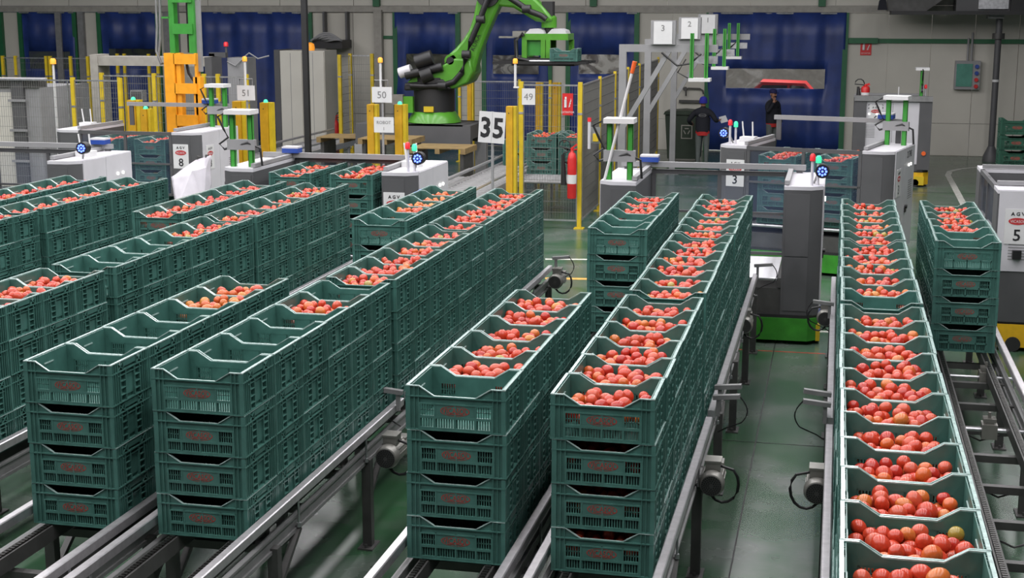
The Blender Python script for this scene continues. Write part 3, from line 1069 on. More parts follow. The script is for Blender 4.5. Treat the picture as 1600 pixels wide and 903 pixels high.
    # slim rail over the guard
    if top_rail:
        yr, zr, xa, xb = top_rail
        rb = MB().box(xa, yr - 0.03, zr - 0.035, xb, yr + 0.03, zr + 0.035)
        rr = rb.build('top_rail', 'cab_light', t)
        for x in (xa + 0.08, xb - 0.08):
            MB().box(x - 0.04, yr - 0.02, 1.93, x + 0.04, yr + 0.02, zr).build('rail_post', 'cab_grey', rr)
        sx = mast if mast else 1
        xs = sx * (ci + 0.02)
        if xa <= xs <= xb:
            MB().box(xs - 0.12, yr - 0.09, zr + 0.035, xs + 0.12, yr + 0.09, zr + 0.10).build('scanner_box', 'blue_paint', rr)
            MB().box(xs - 0.12, yr - 0.09, zr + 0.10, xs + 0.12, yr + 0.09, zr + 0.125).build('scanner_cover', 'cab_white', rr)
    for sx in (-1, 1):
        MB().bar((sx * (ci + 0.03), 0.1, 1.985), (sx * (ci + 0.03), depth - 0.05, 1.985), 0.06, 0.05).build('edge_profile', 'cab_light', t)
    if mast:
        xm, ym = mast * (half - 0.22), mast_y
        m = MB()
        for dx in (-0.13, 0.13):
            m.box(xm + dx - 0.035, ym - 0.03, 1.95, xm + dx + 0.035, ym - 0.022, 2.66)
            m.box(xm + dx - 0.035, ym - 0.03, 1.95, xm + dx - 0.028, ym + 0.03, 2.66)
            m.box(xm + dx + 0.028, ym - 0.03, 1.95, xm + dx + 0.035, ym + 0.03, 2.66)
        mm = m.build('antenna_mast', 'green_paint', t)
        MB().box(xm - 0.19, ym - 0.15, 2.66, xm + 0.19, ym + 0.15, 2.72).build('antenna_plate', 'paper', mm)
        MB().box(xm - 0.20, ym - 0.05, 2.18, xm + 0.20, ym + 0.02, 2.32).build('mast_bracket', 'cab_light', mm)
        MB().tube([(xm - 0.22, ym, 2.68), (xm - 0.34, ym, 2.62), (xm - 0.26, ym, 2.45), (xm - 0.20, ym, 2.34), (xm - 0.33, ym, 2.25), (xm - 0.26, ym, 2.18), (xm + 0.1, ym - 0.05, 2.28), (xm + 0.26, ym, 2.2), (xm + 0.28, ym, 1.97)], 0.016, 8).build('cable', 'black', mm)
    if beacon:
        xb_, yb_ = beacon * (half - 0.14), 0.16
        for k, (dx, mt, h) in enumerate(((0, 'lamp_red', 0.30), (0.07, 'lamp_green', 0.27))):
            p = MB().cyl((xb_ + dx, yb_ + dx, 1.95), (xb_ + dx, yb_ + dx, 1.95 + h), 0.018, 10).build('beacon_pole', 'cab_white', t)
            MB().lathe([(0.034, 0), (0.034, 0.06), (0.022, 0.085), (0.004, 0.09)], 14, (xb_ + dx, yb_ + dx, 1.95 + h)).build('beacon_lamp', mt, p)
    if router:
        xr, yr = router * (half - 0.26), 0.75
        r = MB().box(xr - 0.12, yr - 0.10, 1.95, xr + 0.12, yr + 0.10, 2.03).build('router', 'paper', t)
        MB().cyl((xr - 0.08, yr, 2.03), (xr - 0.11, yr, 2.27), 0.012, 8).cyl((xr + 0.07, yr, 2.03), (xr + 0.06, yr, 2.27), 0.012, 8).build('antenna', 'paper', r)
    if blue:
        xb_ = blue * (half - 0.02)
        arm = MB().tube([(xb_ - blue * 0.1, 0.4, 1.95), (xb_ - blue * 0.05, 0.35, 2.08), (xb_, 0.25, 2.12)], 0.015, 8).build('lamp_arm', 'cab_light', t)
        MB().cyl((xb_, 0.20, 2.12), (xb_, 0.32, 2.12), 0.085, 18).build('spot_housing', 'black', arm)
        g = MB()
        for k in range(9):
            a = 6.28 * k / 8
            rr = 0 if k == 8 else 0.045
            g.cyl((xb_ + rr * math.cos(a), 0.19, 2.12 + rr * math.sin(a)), (xb_ + rr * math.cos(a), 0.205, 2.12 + rr * math.sin(a)), 0.014, 8)
        g.build('spot_lens', 'lamp_blue', arm)
    for kind, sx, z in signs:
        if kind == 'front':
            xs = sx * (ci + 0.17)
            agv_sign(t, xs, 0.005, z, num)
        else:
            s = agv_sign(t, sx * (half + 0.022), 1.25 if num == '6' else 0.42, z, num, sx * math.pi / 2)
    if text:
        for sx in cabs:
            put('lettering', text_mesh(text, 0.085, 'ink', 0.0005, 0.002), t, (sx * (half + 0.004), depth * 0.5, 0.62), (0, 0, sx * math.pi / 2))
    return t

agv('grey guided vehicle loaded with crates, behind the third and fourth rows', (-6.68, 17.70, 0), 0, '7', mast=-1, beacon=1, router=1, blue=1,
    signs=(('front', 1, 1.48),), top_rail=(1.50, 1.99, -1.36, 1.05))
agv('empty guided vehicle with bare rollers, green base and dark column, behind the eighth row', (-1.48, 17.35, 0), 0, '2', mast=-1, beacon=1, router=0, blue=1,
    signs=(('front', -1, 1.42),), top_rail=(1.50, 2.02, -1.30, 1.12))
agv('guided vehicle with yellow base and blue spot lamp, at the far left edge', (-11.70, 18.00, 0), 0, '9', base='agv_yellow', mast=0, beacon=0, router=1, blue=1,
    signs=(), top_rail=(1.50, 2.02, -1.30, 1.12))
agv('guided vehicle numbered 8 with crates behind its front panes', (-12.10, 22.72, 0), -0.03, '8', half=1.40, guard=('front',), mast=1, mast_y=1.30, bed=0.71, beacon=0, router=-1,
    signs=(('front', 1, 1.54), ('end', 1, 1.50)), top_rail=(1.50, 2.32, -0.75, 1.30))
agv('guided vehicle numbered 3 turned at an angle with crates behind panes', (-0.48, 22.20, 0), -0.241, '3', guard=('front',), mast=1, mast_y=1.20, bed=0.71, beacon=-1, router=-1, blue=-1,
    signs=(('front', -1, 1.52), ('end', 1, 1.45)), top_rail=(1.50, 2.30, -0.90, 1.20))
agv('guided vehicle numbered 6 seen end-on by the far wall', (2.12, 35.36, 0), math.pi / 2, '6', base='agv_yellow', half=1.36, depth=1.74, door_z=0.52, mast=-1, beacon=-1, router=-1,
    signs=(('end', -1, 1.66),), top_rail=None)
agv('guided vehicle numbered 5 with white doors and yellow base, cut by the frame', (3.62, 18.95, 0), math.pi / 2, '5', base='agv_yellow', half=1.36, depth=1.74, door_z=0.98, mast=0, beacon=0, router=0,
    signs=(), top_rail=None, text='MASTER ROBOT')
AGV6 = [o for o in bpy.data.objects if o.get('label', '').startswith('guided vehicle numbered 6')][0]
for _y in (0.0, 1.46):
    MB().box(-1.42, _y, 0.40, -1.355, _y + 0.28, 2.02).build('corner_pillar', 'cab_grey', AGV6)
    MB().cyl((-1.45, _y + 0.14, 0.78), (-1.42, _y + 0.14, 0.78), 0.05, 12).build('emergency_stop', 'orange_red', AGV6)
MB().box(-1.45, 0.0, 1.96, -1.30, 1.74, 2.08).build('roof_beam', 'frame_mid', AGV6)
AGV5 = [o for o in bpy.data.objects if o.get('label', '').startswith('guided vehicle numbered 5')][0]
agv_sign(AGV5, -1.384, 1.48, 1.52, '5', -math.pi / 2)
MB().tube([(-1.39, 1.10, 1.72), (-1.44, 1.14, 1.66), (-1.45, 1.20, 1.45), (-1.44, 1.18, 1.36), (-1.43, 1.08, 1.34), (-1.42, 1.02, 1.40)], 0.016, 8).build('hanging_cable', 'paper', AGV5)
MB().box(-1.45, 1.42, 1.14, -1.37, 1.52, 1.24).build('door_latch', 'black', AGV5)

# crates riding on the vehicles
def load(cx, cy, rz, z0, cols, rows, layers, who, shown):
    M = Matrix.Translation((cx, cy, 0)) @ Matrix.Rotation(rz, 4, 'Z')
    for ci_, lx in enumerate(cols):
        for r in range(rows):
            for L in range(layers):
                p = M @ Vector((lx, 0.06 + 0.486 * (r + 0.5) + 0.004 * r, 0))
                z = z0 + CP * L
                top = L == layers - 1
                if top or (r == 0 and L >= layers - shown):
                    lab = '%s crate, %s of the %s column riding on %s' % ('top' if top else ['', 'second', 'third', 'fourth'][layers - 1 - L], ['front', 'second', 'last'][r], ['first', 'second'][ci_], who)
                    crate(p.x, p.y, z, lab, 'crates on the vehicles', 1, rz)
                elif abs(rz) < 0.01:
                    HIDDEN.append((p.x, p.y, z))
                else:
                    crate_dark = None
                if top:
                    FILL2.append((p.x, p.y, z, rz, (ci_ + r) % 3))
FILL2 = []
load(-6.68, 17.74, 0, BASE_Z, (-0.41, 0.45), 3, 4, 'the vehicle behind the third row', 2)
load(-12.10, 22.78, -0.03, 0.745, (-0.45, 0.42), 3, 4, 'the vehicle numbered eight', 4)
load(-0.48, 22.26, -0.241, 0.745, (-0.42, 0.46), 3, 4, 'the angled vehicle numbered three', 4)
for k, (x, y, z, rz, v) in enumerate(FILL2):
    c, s = math.cos(rz), math.sin(rz)
    for (a, b2, cc, r) in PILES[(k * 3) % 8]:
        if cc < 0.10:
            continue
        v0, f0 = ICO1
        big_v.append(v0 * r * 1.05 + np.array([x + a * c - b2 * s, y + a * s + b2 * c, z + cc + 0.03]))
        big_f.append(f0 + off)
        big_m.append(np.full(len(f0), pick('T')))
        off += len(v0)
# ------------------------------------------------------------------ safety fences
def fence(label, pts, h=2.70, m='yellow', w=0.075, dense=0.05, wire='mesh_wire', skip=0):
    t = thing('safety_fence', label, 'fence', (0, 0, 0))
    for x, y in pts[skip:]:
        p = MB().box(x - w / 2, y - w / 2, 0, x + w / 2, y + w / 2, h).build('post', m, t)
        MB().box(x - w / 2 - 0.006, y - w / 2 - 0.006, h * 0.78, x + w / 2 + 0.006, y + w / 2 + 0.006, h * 0.78 + 0.04).build('clamp', 'steel', p)
        MB().box(x - 0.09, y - 0.09, 0, x + 0.09, y + 0.09, 0.02).build('foot_plate', m, p)
    for (ax, ay), (bx, by) in zip(pts[:-1], pts[1:]):
        A, B = Vector((ax, ay, 0)), Vector((bx, by, 0))
        L = (B - A).length
        mb = MB()
        for z in (0.15, h - 0.06):
            mb.bar(A + Vector((0, 0, z)), B + Vector((0, 0, z)), 0.02, 0.03)
        for u in (0.04, 0.96):
            c = A.lerp(B, u)
            mb.bar(c + Vector((0, 0, 0.15)), c + Vector((0, 0, h - 0.06)), 0.02, 0.02)
        pn = mb.build('panel_frame', 'steel', t)
        wm = MB()
        z = 0.30
        while z < h - 0.1:
            wm.bar(A + Vector((0, 0, z)), B + Vector((0, 0, z)), 0.005, 0.006)
            z += 0.2
        n = int(L / dense)
        for k in range(1, n):
            c = A.lerp(B, k / n)
            wm.bar(c + Vector((0, 0, 0.15)), c + Vector((0, 0, h - 0.06)), 0.004, 0.004)
        g = wm.build('wire_mesh', wire, pn, smooth=False)
    return t
def gp(px, py, Y): 
    p = at(px, py, Y=Y)
    return (p.x, p.y)
fence('short fence panel carrying the 49 sign and fire extinguisher', [(-5.73, 26.0), (-4.62, 26.0)], 2.72)
fence('long fence of dark mesh panels running back to the far wall', [(-4.60, 26.10)] + [(-4.60 - 0.05 * k, 26.10 + 2.3 * k) for k in range(1, 7)], 2.72, wire='mesh_dark', dense=0.03, w=0.06, skip=1)
fence('fence panel at the far left in front of the pale machine', [(-17.9, 26.0), gp(113, 118, 26), gp(187, 120, 26)], 2.70)
fence('fence bay behind the orange mast with close yellow posts', [gp(158, 108, 27.6), gp(240, 105, 27.6), gp(318, 107, 27.6), gp(340, 107, 27.6), gp(385, 122, 27.6)], 2.72)
fence('distant fence along the curtains at the far left', [gp(p, 88, 37.5) for p in (4, 24, 72, 78, 110, 137)], 2.70, w=0.08)
fence('distant fence below the second blue curtain', [gp(p, 82, 38.5) for p in (183, 194, 232, 246)], 2.75, w=0.08)
fence('distant fence right of the pale cabinets', [gp(530, 76, 37.5), gp(547, 76, 38.6), gp(581, 76, 38.6)], 2.80, w=0.09)
fence('fence at the rear of the robot cell', [gp(718, 120, 37), gp(735, 120, 37), gp(812, 80, 37.2), gp(860, 100, 37)], 2.2, w=0.07)

# light-barrier columns with a lamp on top
def barrier(px0, px1, y0, Y, label, lamp=True):
    a, b2 = at(px0, y0, Y=Y), at(px1, y0, Y=Y)
    w = b2.x - a.x
    h = a.z
    t = thing('light_barrier_post', label, 'post', ((a.x + b2.x) / 2, Y, 0), 0, 'yellow light barrier posts')
    MB().box(-w / 2, -0.08, 0, w * 0.18, 0.10, h).build('housing', 'amber', t)
    MB().box(w * 0.20, -0.05, 0, w / 2, 0.10, h).build('side_channel', 'yellow', t)
    MB().box(-w / 2 - 0.03, -0.12, 0, w / 2 + 0.03, 0.14, 0.015).build('foot_plate', 'amber', t)
    MB().cyl((-w * .2, -0.082, h - 0.12), (-w * .2, -0.07, h - 0.12), 0.012, 8).build('bolt', 'dark', t)
    if lamp:
        MB().lathe([(0.045, 0), (0.042, 0.03), (0.025, 0.055), (0.004, 0.06)], 12, (-w * 0.1, 0, h)).build('lamp', 'lamp_green', t)
    return t
barrier(408, 426, 160, 26.0, 'yellow light barrier post with green lamp beside the pale cabinets')
barrier(365, 384, 158, 26.4, 'yellow post without lamp under the 51 sign', False)
barrier(575, 590, 163, 26.0, 'yellow light barrier post left of the robot sign', False)
barrier(618, 635, 163, 26.0, 'yellow light barrier post with green lamp beside the robot base')
barrier(792, 807, 166, 25.2, 'stout yellow post beside the 49 fence panel', False)
barrier(731, 740, 126, 35.0, 'distant yellow post with green lamp behind the robot')
barrier(201, 219, 156, 25.6, 'squat yellow box post with green lamp left of the orange mast')
barrier(222, 236, 170, 25.4, 'lower yellow box post with green lamp beside the taller one')
barrier(838, 848, 129, 33.0, 'distant amber post behind the 49 panel, nearer its sign', False)
barrier(864, 876, 129, 33.0, 'distant amber post behind the 49 panel, nearer the extinguisher sign', False)

# ------------------------------------------------------------------ sign posts
def pole_sign(label, px, py, Y, w, h, lines, pole_h=None, extra=None, lamp=None, tilt=0.0):
    p = at(px, py, Y=Y)
    t = thing('sign_post', label, 'sign', (p.x, Y, 0))
    MB().cyl((0, 0.02, 0), (0, 0.02, p.z + h / 2), 0.022, 10).build('pole', 'cab_light', t)
    MB().box(-0.12, -0.10, 0, 0.12, 0.14, 0.015).build('foot_plate', 'cab_light', t)
    s = plate(t, 0, -0.02, p.z, w, h, lines, name='sign_plate')
    s.rotation_euler = (0, tilt, 0)
    if extra:
        dz, w2, h2, l2 = extra
        plate(t, 0.03, -0.02, p.z + dz, w2, h2, l2, name='lower_plate')
    if lamp:
        MB().cyl((lamp, 0.02, p.z + h / 2), (lamp, 0.02, p.z + h / 2 + 0.45), 0.022, 10).build('lamp_pole', 'paper', t)
        MB().lathe([(0.045, 0), (0.045, 0.07), (0.03, 0.09), (0.005, 0.095)], 12, (lamp, 0.02, p.z + h / 2 + 0.45)).build('warning_lamp', 'lamp_amber', t)
        MB().tube([(lamp - 0.12, 0.02, p.z + h / 2 - 0.05), (lamp - 0.12, 0.02, p.z + h / 2 + 0.12), (lamp + 0.14, 0.02, p.z + h / 2 + 0.12), (lamp + 0.14, 0.02, p.z + h / 2 - 0.05)], 0.014, 6).build('bracket', 'frame_mid', t)
    return t
t = pole_sign('white 35 sign on a thin pole in front of the robot cell', 769, 199, 20.5, 0.40, 0.46, [], tilt=0.06)
sp = [c for c in t.children if c.name.startswith('sign_plate')][0]
for k, (ch, dx) in enumerate((('3', -0.092), ('5', 0.098))):
    put('numeral', text_mesh(ch, 0.285, 'ink', 0.0005, 0.012), sp, (dx, -0.002, 0.0)).scale = (0.86, 1, 1)
MB().box(-0.002, -0.001, -0.23, 0.002, 0.0, 0.23).build('fold', 'cab_light', sp)
pole_sign('white 50 sign with ROBOT 1 plate below, between two yellow posts', 597, 148, 25.6, 0.39, 0.29, [('50', 0.13, 0, 'frame_mid', 0.002)],
          extra=(-0.56, 0.39, 0.29, [('ROBOT', 0.058, 0.045, 'frame_mid', 0.001), ('1', 0.058, -0.07, 'frame_mid', 0.001)]), lamp=-0.03)
pole_sign('white 51 sign with amber lamp near the orange mast', 385, 145, 25.4, 0.36, 0.28, [('51', 0.12, 0, 'frame_mid', 0.002)], lamp=-0.02)
p = at(826, 151, Y=25.94)
t49 = plate(None, p.x, 25.93, p.z, 0.25, 0.30, [('49', 0.125, 0, 'frame_mid', 0.0)], name='panel_sign')
tag(t49, 'white 49 sign fixed to the fence beside its corner post', 'sign')
p = at(815, 105, Y=26.0)
t = thing('warning_lamp', 'amber warning lamp on a white stem above the 49 post', 'lamp', (p.x - 0.12, 26.0, 2.60))
MB().cyl((0, 0, 0), (0, 0, 0.45), 0.024, 10).box(-0.03, -0.02, 0, 0.14, 0.02, 0.03).build('stem', 'paper', t)
MB().lathe([(0.045, 0), (0.045, 0.07), (0.03, 0.09), (0.005, 0.095)], 12, (0, 0, 0.45)).build('lamp_dome', 'lamp_amber', t)
p = at(83, 100, Y=26.3)
t = thing('warning_lamp', 'amber warning lamp on a tall white stem at the far left', 'lamp', (p.x, 26.3, 0))
MB().cyl((0, 0, 0), (0, 0, p.z), 0.024, 10).build('stem', 'paper', t)
MB().lathe([(0.06, 0), (0.06, 0.08), (0.04, 0.11), (0.005, 0.115)], 12, (0, 0, p.z)).build('lamp_dome', 'lamp_amber', t)

# fire signs
def fire_sign(label, px, py, Y, w, h):
    p = at(px, py, Y=Y)
    s = plate(None, p.x, Y, p.z, w, h, [('EXTINTOR', h * 0.09, -h * 0.36, 'paper', 0.0)], 'red', name='fire_sign')
    MB().cyl((-w * 0.2, -0.004, -h * 0.14), (-w * 0.2, -0.004, h * 0.22), w * 0.12, 10).box(-w * 0.26, -0.01, h * 0.24, -w * 0.1, 0, h * 0.34).build('pictogram_bottle', 'paper', s)
    fl = MB()
    for k in range(3):
        fl.prism([(w * 0.08 + k * w * 0.08, -h * 0.15 + k * h * 0.12), (w * 0.24 + k * w * 0.05, -h * 0.10 + k * h * 0.12), (w * 0.18 + k * w * 0.06, h * 0.08 + k * h * 0.10)], -0.004, -0.001)
    fl.build('pictogram_flame', 'paper', s)
    return tag(s, label, 'sign')
fire_sign('red fire extinguisher sign on the fence panel', 887, 163, 25.95, 0.20, 0.40)
fire_sign('red fire extinguisher sign on the far wall', 1353, 75, YW - 0.02, 0.30, 0.40)

def extinguisher(label, x, y, z, h=0.85, r=0.085, hose=-1):
    t = thing('fire_extinguisher', label, 'extinguisher', (x, y, z))
    b = MB().lathe([(r * 0.9, 0), (r, 0.02), (r, h * 0.74), (r * 0.75, h * 0.84), (r * 0.35, h * 0.88), (r * 0.35, h * 0.93)], 18).build('cylinder', 'red', t)
    MB().lathe([(r * 1.01, h * 0.28), (r * 1.01, h * 0.45)], 18).build('label_band', 'paper', b)
    MB().bar((-0.02, 0, h * 0.93), (0.09, 0, h * 1.02), 0.03, 0.03).bar((-0.02, 0, h * 0.91), (0.10, 0, h * 0.93), 0.025, 0.02).cyl((0, 0, h * 0.88), (0, 0, h * 0.95), 0.03, 10).build('valve_handle', 'red', t)
    pts = [(hose * 0.02, 0, h * 0.93)] + [(hose * (0.14 + 0.11 * math.cos(a)), 0, h * 0.98 + 0.12 * math.sin(a)) for a in [k * 0.6 for k in range(0, 9)]] + [(hose * 0.17, 0, h * 0.8)]
    MB().tube(pts, 0.013, 8).build('hose', 'black', t)
    MB().cyl((hose * 0.17, 0, h * 0.82), (hose * 0.15, 0, h * 0.25), 0.028, 10, 0.055).build('horn', 'black', t)
    return t
p = at(893, 310, Y=25.7)
extinguisher('red fire extinguisher with black horn hanging on the 49 fence', p.x, 25.72, p.z, 0.98, 0.085)
MB().box(p.x - 0.03, 25.78, p.z + 0.6, p.x + 0.03, 25.98, p.z + 0.66).build('wall_bracket', 'steel', [o for o in bpy.data.objects if o.get('label', '').startswith('red fire extinguisher with black')][0]).matrix_parent_inverse = Matrix.Translation((-p.x, -25.72, -p.z))
p = at(1352, 143, Y=34.8)
extinguisher('small red extinguisher standing on top of vehicle 6', p.x, 34.6, 1.955, 0.36, 0.10)
p = at(524, 200, Y=39.0)
extinguisher('dark red extinguisher in the shade beside the pale cabinets', p.x, 39.0, 0.02, 1.0, 0.11, 1)

# ------------------------------------------------------------------ robot
RY = 31.0
robot = thing('palletising_robot', 'large green palletising robot arm with black hoses', 'robot', (0, 0, 0))
def RP(px, py): 
    p = at(px, py, Y=RY)
    return (p.x, p.z)
bx, bz = RP(679, 190)
# pedestal
ped = thing('robot_pedestal', 'grey steel frame carrying the green robot', 'pedestal', (0, 0, 0))
x0, x1 = RP(572, 200)[0], RP(748, 200)[0]
zt_ = bz - 0.02
MB().box(x0, RY - 0.75, zt_ - 0.45, x1, RY - 0.55, zt_).box(x0, RY + 0.55, zt_ - 0.45, x1, RY + 0.75, zt_).box(x0, RY - 0.55, zt_ - 0.30, x0 + 0.2, RY + 0.55, zt_).box(x1 - 0.2, RY - 0.55, zt_ - 0.30, x1, RY + 0.55, zt_).build('girder', 'cab_grey', ped)
MB().box(bx - 0.85, RY - 0.75, zt_ - 0.02, bx + 0.85, RY + 0.75, zt_ + 0.0).build('top_plate', 'cab_grey', ped)
for x in (x0 + 0.1, x1 - 0.1):
    for y in (RY - 0.65, RY + 0.65):
        MB().box(x - 0.13, y - 0.10, 0, x + 0.13, y + 0.10, zt_ - 0.44).build('leg', 'cab_light', ped)
base = MB().lathe([(0.62, 0), (0.60, 0.06), (0.50, 0.22), (0.46, 0.24)], 12, (bx, RY, bz)).build('base_ring', 'robot_green', robot)
MB().lathe([(0.46, 0.22), (0.46, 0.85), (0.50, 0.88), (0.50, 1.0)], 24, (bx, RY, bz)).build('rotating_column', 'dark', robot)
MB().box(bx - 0.10, RY - 0.52, bz + 0.25, bx + 0.12, RY - 0.47, bz + 0.37).build('warning_plate', 'yellow', robot)
MB().box(bx - 0.78, RY - 0.42, bz + 0.22, bx - 0.38, RY - 0.30, bz + 0.58).build('junction_box', 'robot_green', robot)
MB().box(bx - 0.85, RY - 0.46, bz + 0.40, bx - 0.60, RY - 0.30, bz + 0.62).build('motor_housing', 'motor', robot)
def slab(name, pts, y0, y1, m, parent, bev=0.04):
    poly = [RP(a, b2) for a, b2 in pts]
    o = MB().prism(poly, RY + y0, RY + y1).build(name, m, parent)
    md = o.modifiers.new('bevel', 'BEVEL')
    md.width = bev
    md.segments = 2
    md.limit_method = 'ANGLE'
    return o
# shoulder carriage
slab('shoulder', [(640, 133), (652, 118), (690, 106), (718, 90), (742, 92), (746, 112), (738, 128), (720, 136), (690, 140), (650, 140)], -0.42, 0.42, 'robot_green', robot)
slab('shoulder_base', [(641, 128), (700, 122), (714, 138), (640, 140)], -0.46, 0.46, 'dark', robot)
# lower link
link = slab('lower_arm', [(704, 86), (716, 76), (728, 62), (738, 46), (744, 28), (748, 8), (752, -12), (768, -26), (784, -18), (790, -2), (782, 14), (774, 32), (764, 56), (754, 82), (747, 110), (738, 122), (722, 126), (708, 116), (702, 100)], -0.30, 0.10, 'robot_green', robot, 0.06)
slab('counterweight_link', [(700, 84), (716, 70), (738, 36), (745, 10), (750, -10), (753, -10), (750, 12), (742, 40), (722, 74), (706, 90)], 0.14, 0.30, 'cab_light', robot, 0.03)
kx, kz = RP(752, 66)
lt = put('lettering', text_mesh('KUKA', 0.10, 'dark', 0.001, 0.0), link, (kx - 0.06, RY - 0.305, kz), (0, -math.radians(66), 0))
# pivot discs
for px, py, r, m in ((711, 94, 0.14, 'robot_green'), (711, 94, 0.085, 'dark'), (722, 105, 0.30, 'robot_green'), (768, -8, 0.26, 'dark')):
    x, z = RP(px, py)
    MB().cyl((x, RY - 0.42 if r < 0.1 else RY - 0.38, z), (x, RY - 0.30, z), r, 20).build('pivot', m, robot)
# motors and dark balancer
for (a, b2, r) in (((660, 96), (684, 88), 0.16), ((644, 116), (700, 103), 0.10), ((668, 118), (684, 112), 0.17)):
    (xa, za), (xb, zb) = RP(*a), RP(*b2)
    MB().cyl((xa, RY - 0.5, za), (xb, RY - 0.46, zb), r, 16).build('drive_motor', 'black', robot)
(xa, za), (xb, zb) = RP(634, 113), RP(652, 107)
MB().cyl((xa, RY - 0.46, za), (xb, RY - 0.46, zb), 0.12, 16).build('balancer_cap', 'cab_white', robot)
MB().tube([(RP(a, b2)[0], RY - 0.47, RP(a, b2)[1]) for a, b2 in ((651, 132), (672, 133), (700, 132), (718, 126), (730, 112), (736, 90), (744, 64), (756, 36), (764, 14), (772, -6), (784, -14), (800, -6), (818, 6), (836, 18), (852, 24), (860, 30))], 0.065, 10).build('hose_bundle', 'black', robot)
for a, b2 in ((737, 84), (759, 30), (700, 132), (830, 14)):
    x, z = RP(a, b2)
    MB().cyl((x - 0.09, RY - 0.47, z), (x + 0.09, RY - 0.47, z), 0.09, 12).build('hose_clamp', 'dark', robot)
# upper arm and wrist
slab('upper_arm', [(758, -16), (780, -22), (812, -14), (836, -6), (850, 8), (862, 22), (868, 32), (858, 36), (840, 33), (822, 22), (806, 12), (786, 10), (768, 6)], -0.28, 0.10, 'robot_green', robot, 0.05)
x, z = RP(859, 33)
MB().lathe([(0.17, -0.14), (0.17, 0.08), (0.13, 0.12)], 18, (x, RY - 0.08, z)).build('wrist', 'robot_green', robot)
MB().box(x - 0.14, RY - 0.2, z + 0.10, x + 0.10, RY + 0.06, z + 0.42).build('wrist_motor', 'dark', robot)
MB().cyl((x, RY - 0.08, z - 0.34), (x, RY - 0.08, z - 0.14), 0.10, 14).build('wrist_flange', 'black', robot)
# gripper head
gr = bpy.data.objects.new('gripper', None)
COL.objects.link(gr)
gr.parent = robot
gr['label'] = 'green gripper head with silver covers'
gx0, gz1 = RP(822, 52)
gx1, gz0 = RP(893, 90)
gzm = RP(860, 62)[1]
yb = RY - 0.08
MB().box(gx0, yb - 0.35, gzm, gx1, yb + 0.35, gz1).build('head_plate', 'robot_green', gr)
for x in (gx0, gx0 + 0.42, gx1 - 0.5, gx1 - 0.10):
    if x < gx1 - 0.2:
        MB().box(x, yb - 0.36, gz0, x + 0.11, yb - 0.28, gzm).build('side_plate', 'robot_green', gr)
    MB().box(x, yb + 0.28, gz0, x + 0.11, yb + 0.36, gzm).build('side_plate', 'robot_green', gr)
MB().box(gx0 + 0.1, yb - 0.25, gz0 + 0.05, gx0 + 0.45, yb + 0.25, gzm).build('valve_block', 'green_paint', gr)
for px in (842, 876):
    x = RP(px, 50)[0]
    MB().prism([(x - 0.22, gz1), (x + 0.20, gz1), (x + 0.17, gz1 + 0.07), (x + 0.05, gz1 + 0.11), (x - 0.12, gz1 + 0.10)], yb - 0.30, yb + 0.2).build('silver_cover', 'cab_white', gr)
MB().box(gx0 - 0.22, yb - 0.3, gz1 - 0.08, gx0 + 0.05, yb + 0.3, gz1 + 0.05).box(gx0 - 0.55, yb - 0.2, gz1 - 0.10, gx0, yb - 0.15, gz1 - 0.06).build('valve_bracket', 'motor', gr)
fz = RP(860, 98)[1]
fx0, fx1 = RP(783, 98)[0], RP(928, 98)[0]
MB().box(fx0 + 0.35, yb - 0.42, fz - 0.05, fx1 - 0.35, yb + 0.42, gz0).build('fork_carriage', 'dark', gr)
for y in (yb - 0.72, yb - 0.50, yb - 0.15, yb + 0.12, yb + 0.38):
    MB().bar((fx0, y, fz + 0.02), (fx1, y - 0.1, fz + 0.03), 0.05, 0.05).build('fork_rod', 'black', gr)
MB().cyl((RP(835, 97)[0], yb - 0.44, fz + 0.05), (RP(898, 97)[0], yb - 0.44, fz + 0.05), 0.03, 10).build('piston', 'steel', gr)
MB().tube([(gx0 + 0.05, yb - 0.4, gz1), (gx0 - 0.12, yb - 0.42, gzm), (gx0 - 0.10, yb - 0.42, gz0), (gx0 + 0.2, yb - 0.42, fz + 0.05)], 0.05, 8).build('hose', 'black', gr)
cxr = RP(893, 92)
crate(cxr[0], yb - 0.62, cxr[1] - 0.02, 'crate of tomatoes held by the robot gripper above the fence', 'crates on the machines', 1)

# ------------------------------------------------------------------ roller conveyors of the robot cell
def roll_conv(label, xa, xb, y0, y1, z, n):
    t = thing('roller_conveyor', label, 'conveyor', (0, 0, 0), 0, 'roller conveyors in the robot cell')
    for x in (xa, xb):
        MB().box(x - 0.04, y0, z - 0.14, x + 0.04, y1, z).build('side_frame', 'rail', t)
        MB().cyl((x, y0, z + 0.14), (x, y1, z + 0.14), 0.03, 8).build('guide_rail', 'rail', t)
        y = y0 + 0.3
        while y < y1:
            MB().box(x - 0.03, y - 0.03, 0, x + 0.03, y + 0.03, z - 0.14).build('leg', 'frame_mid', t)
            y += 1.7
    me = MB().cyl((xa + 0.04, 0, 0), (xb - 0.04, 0, 0), 0.03, 8).mesh('roller', ['frame_mid'])
    for k in range(n):
        put('roller', me, t, (0, y0 + (y1 - y0) * (k + 0.5) / n, z - 0.03))
    return t
roll_conv('roller conveyor passing behind the 35 sign', -6.98, -6.12, 21.0, 33.5, 0.80, 56)
roll_conv('roller conveyor just inside the 49 fence panel', -6.00, -4.82, 26.6, 30.5, 0.80, 22)
roll_conv('roller conveyor left of the 35 sign pole', -8.05, -7.15, 21.0, 27.6, 0.74, 36)
roll_conv('roller conveyor running under the ROBOT 1 plate', -9.30, -8.30, 24.0, 28.2, 0.62, 22)
roll_conv('roller conveyor left of the robot pedestal', -13.6, -12.5, 28.5, 37.5, 0.62, 36)
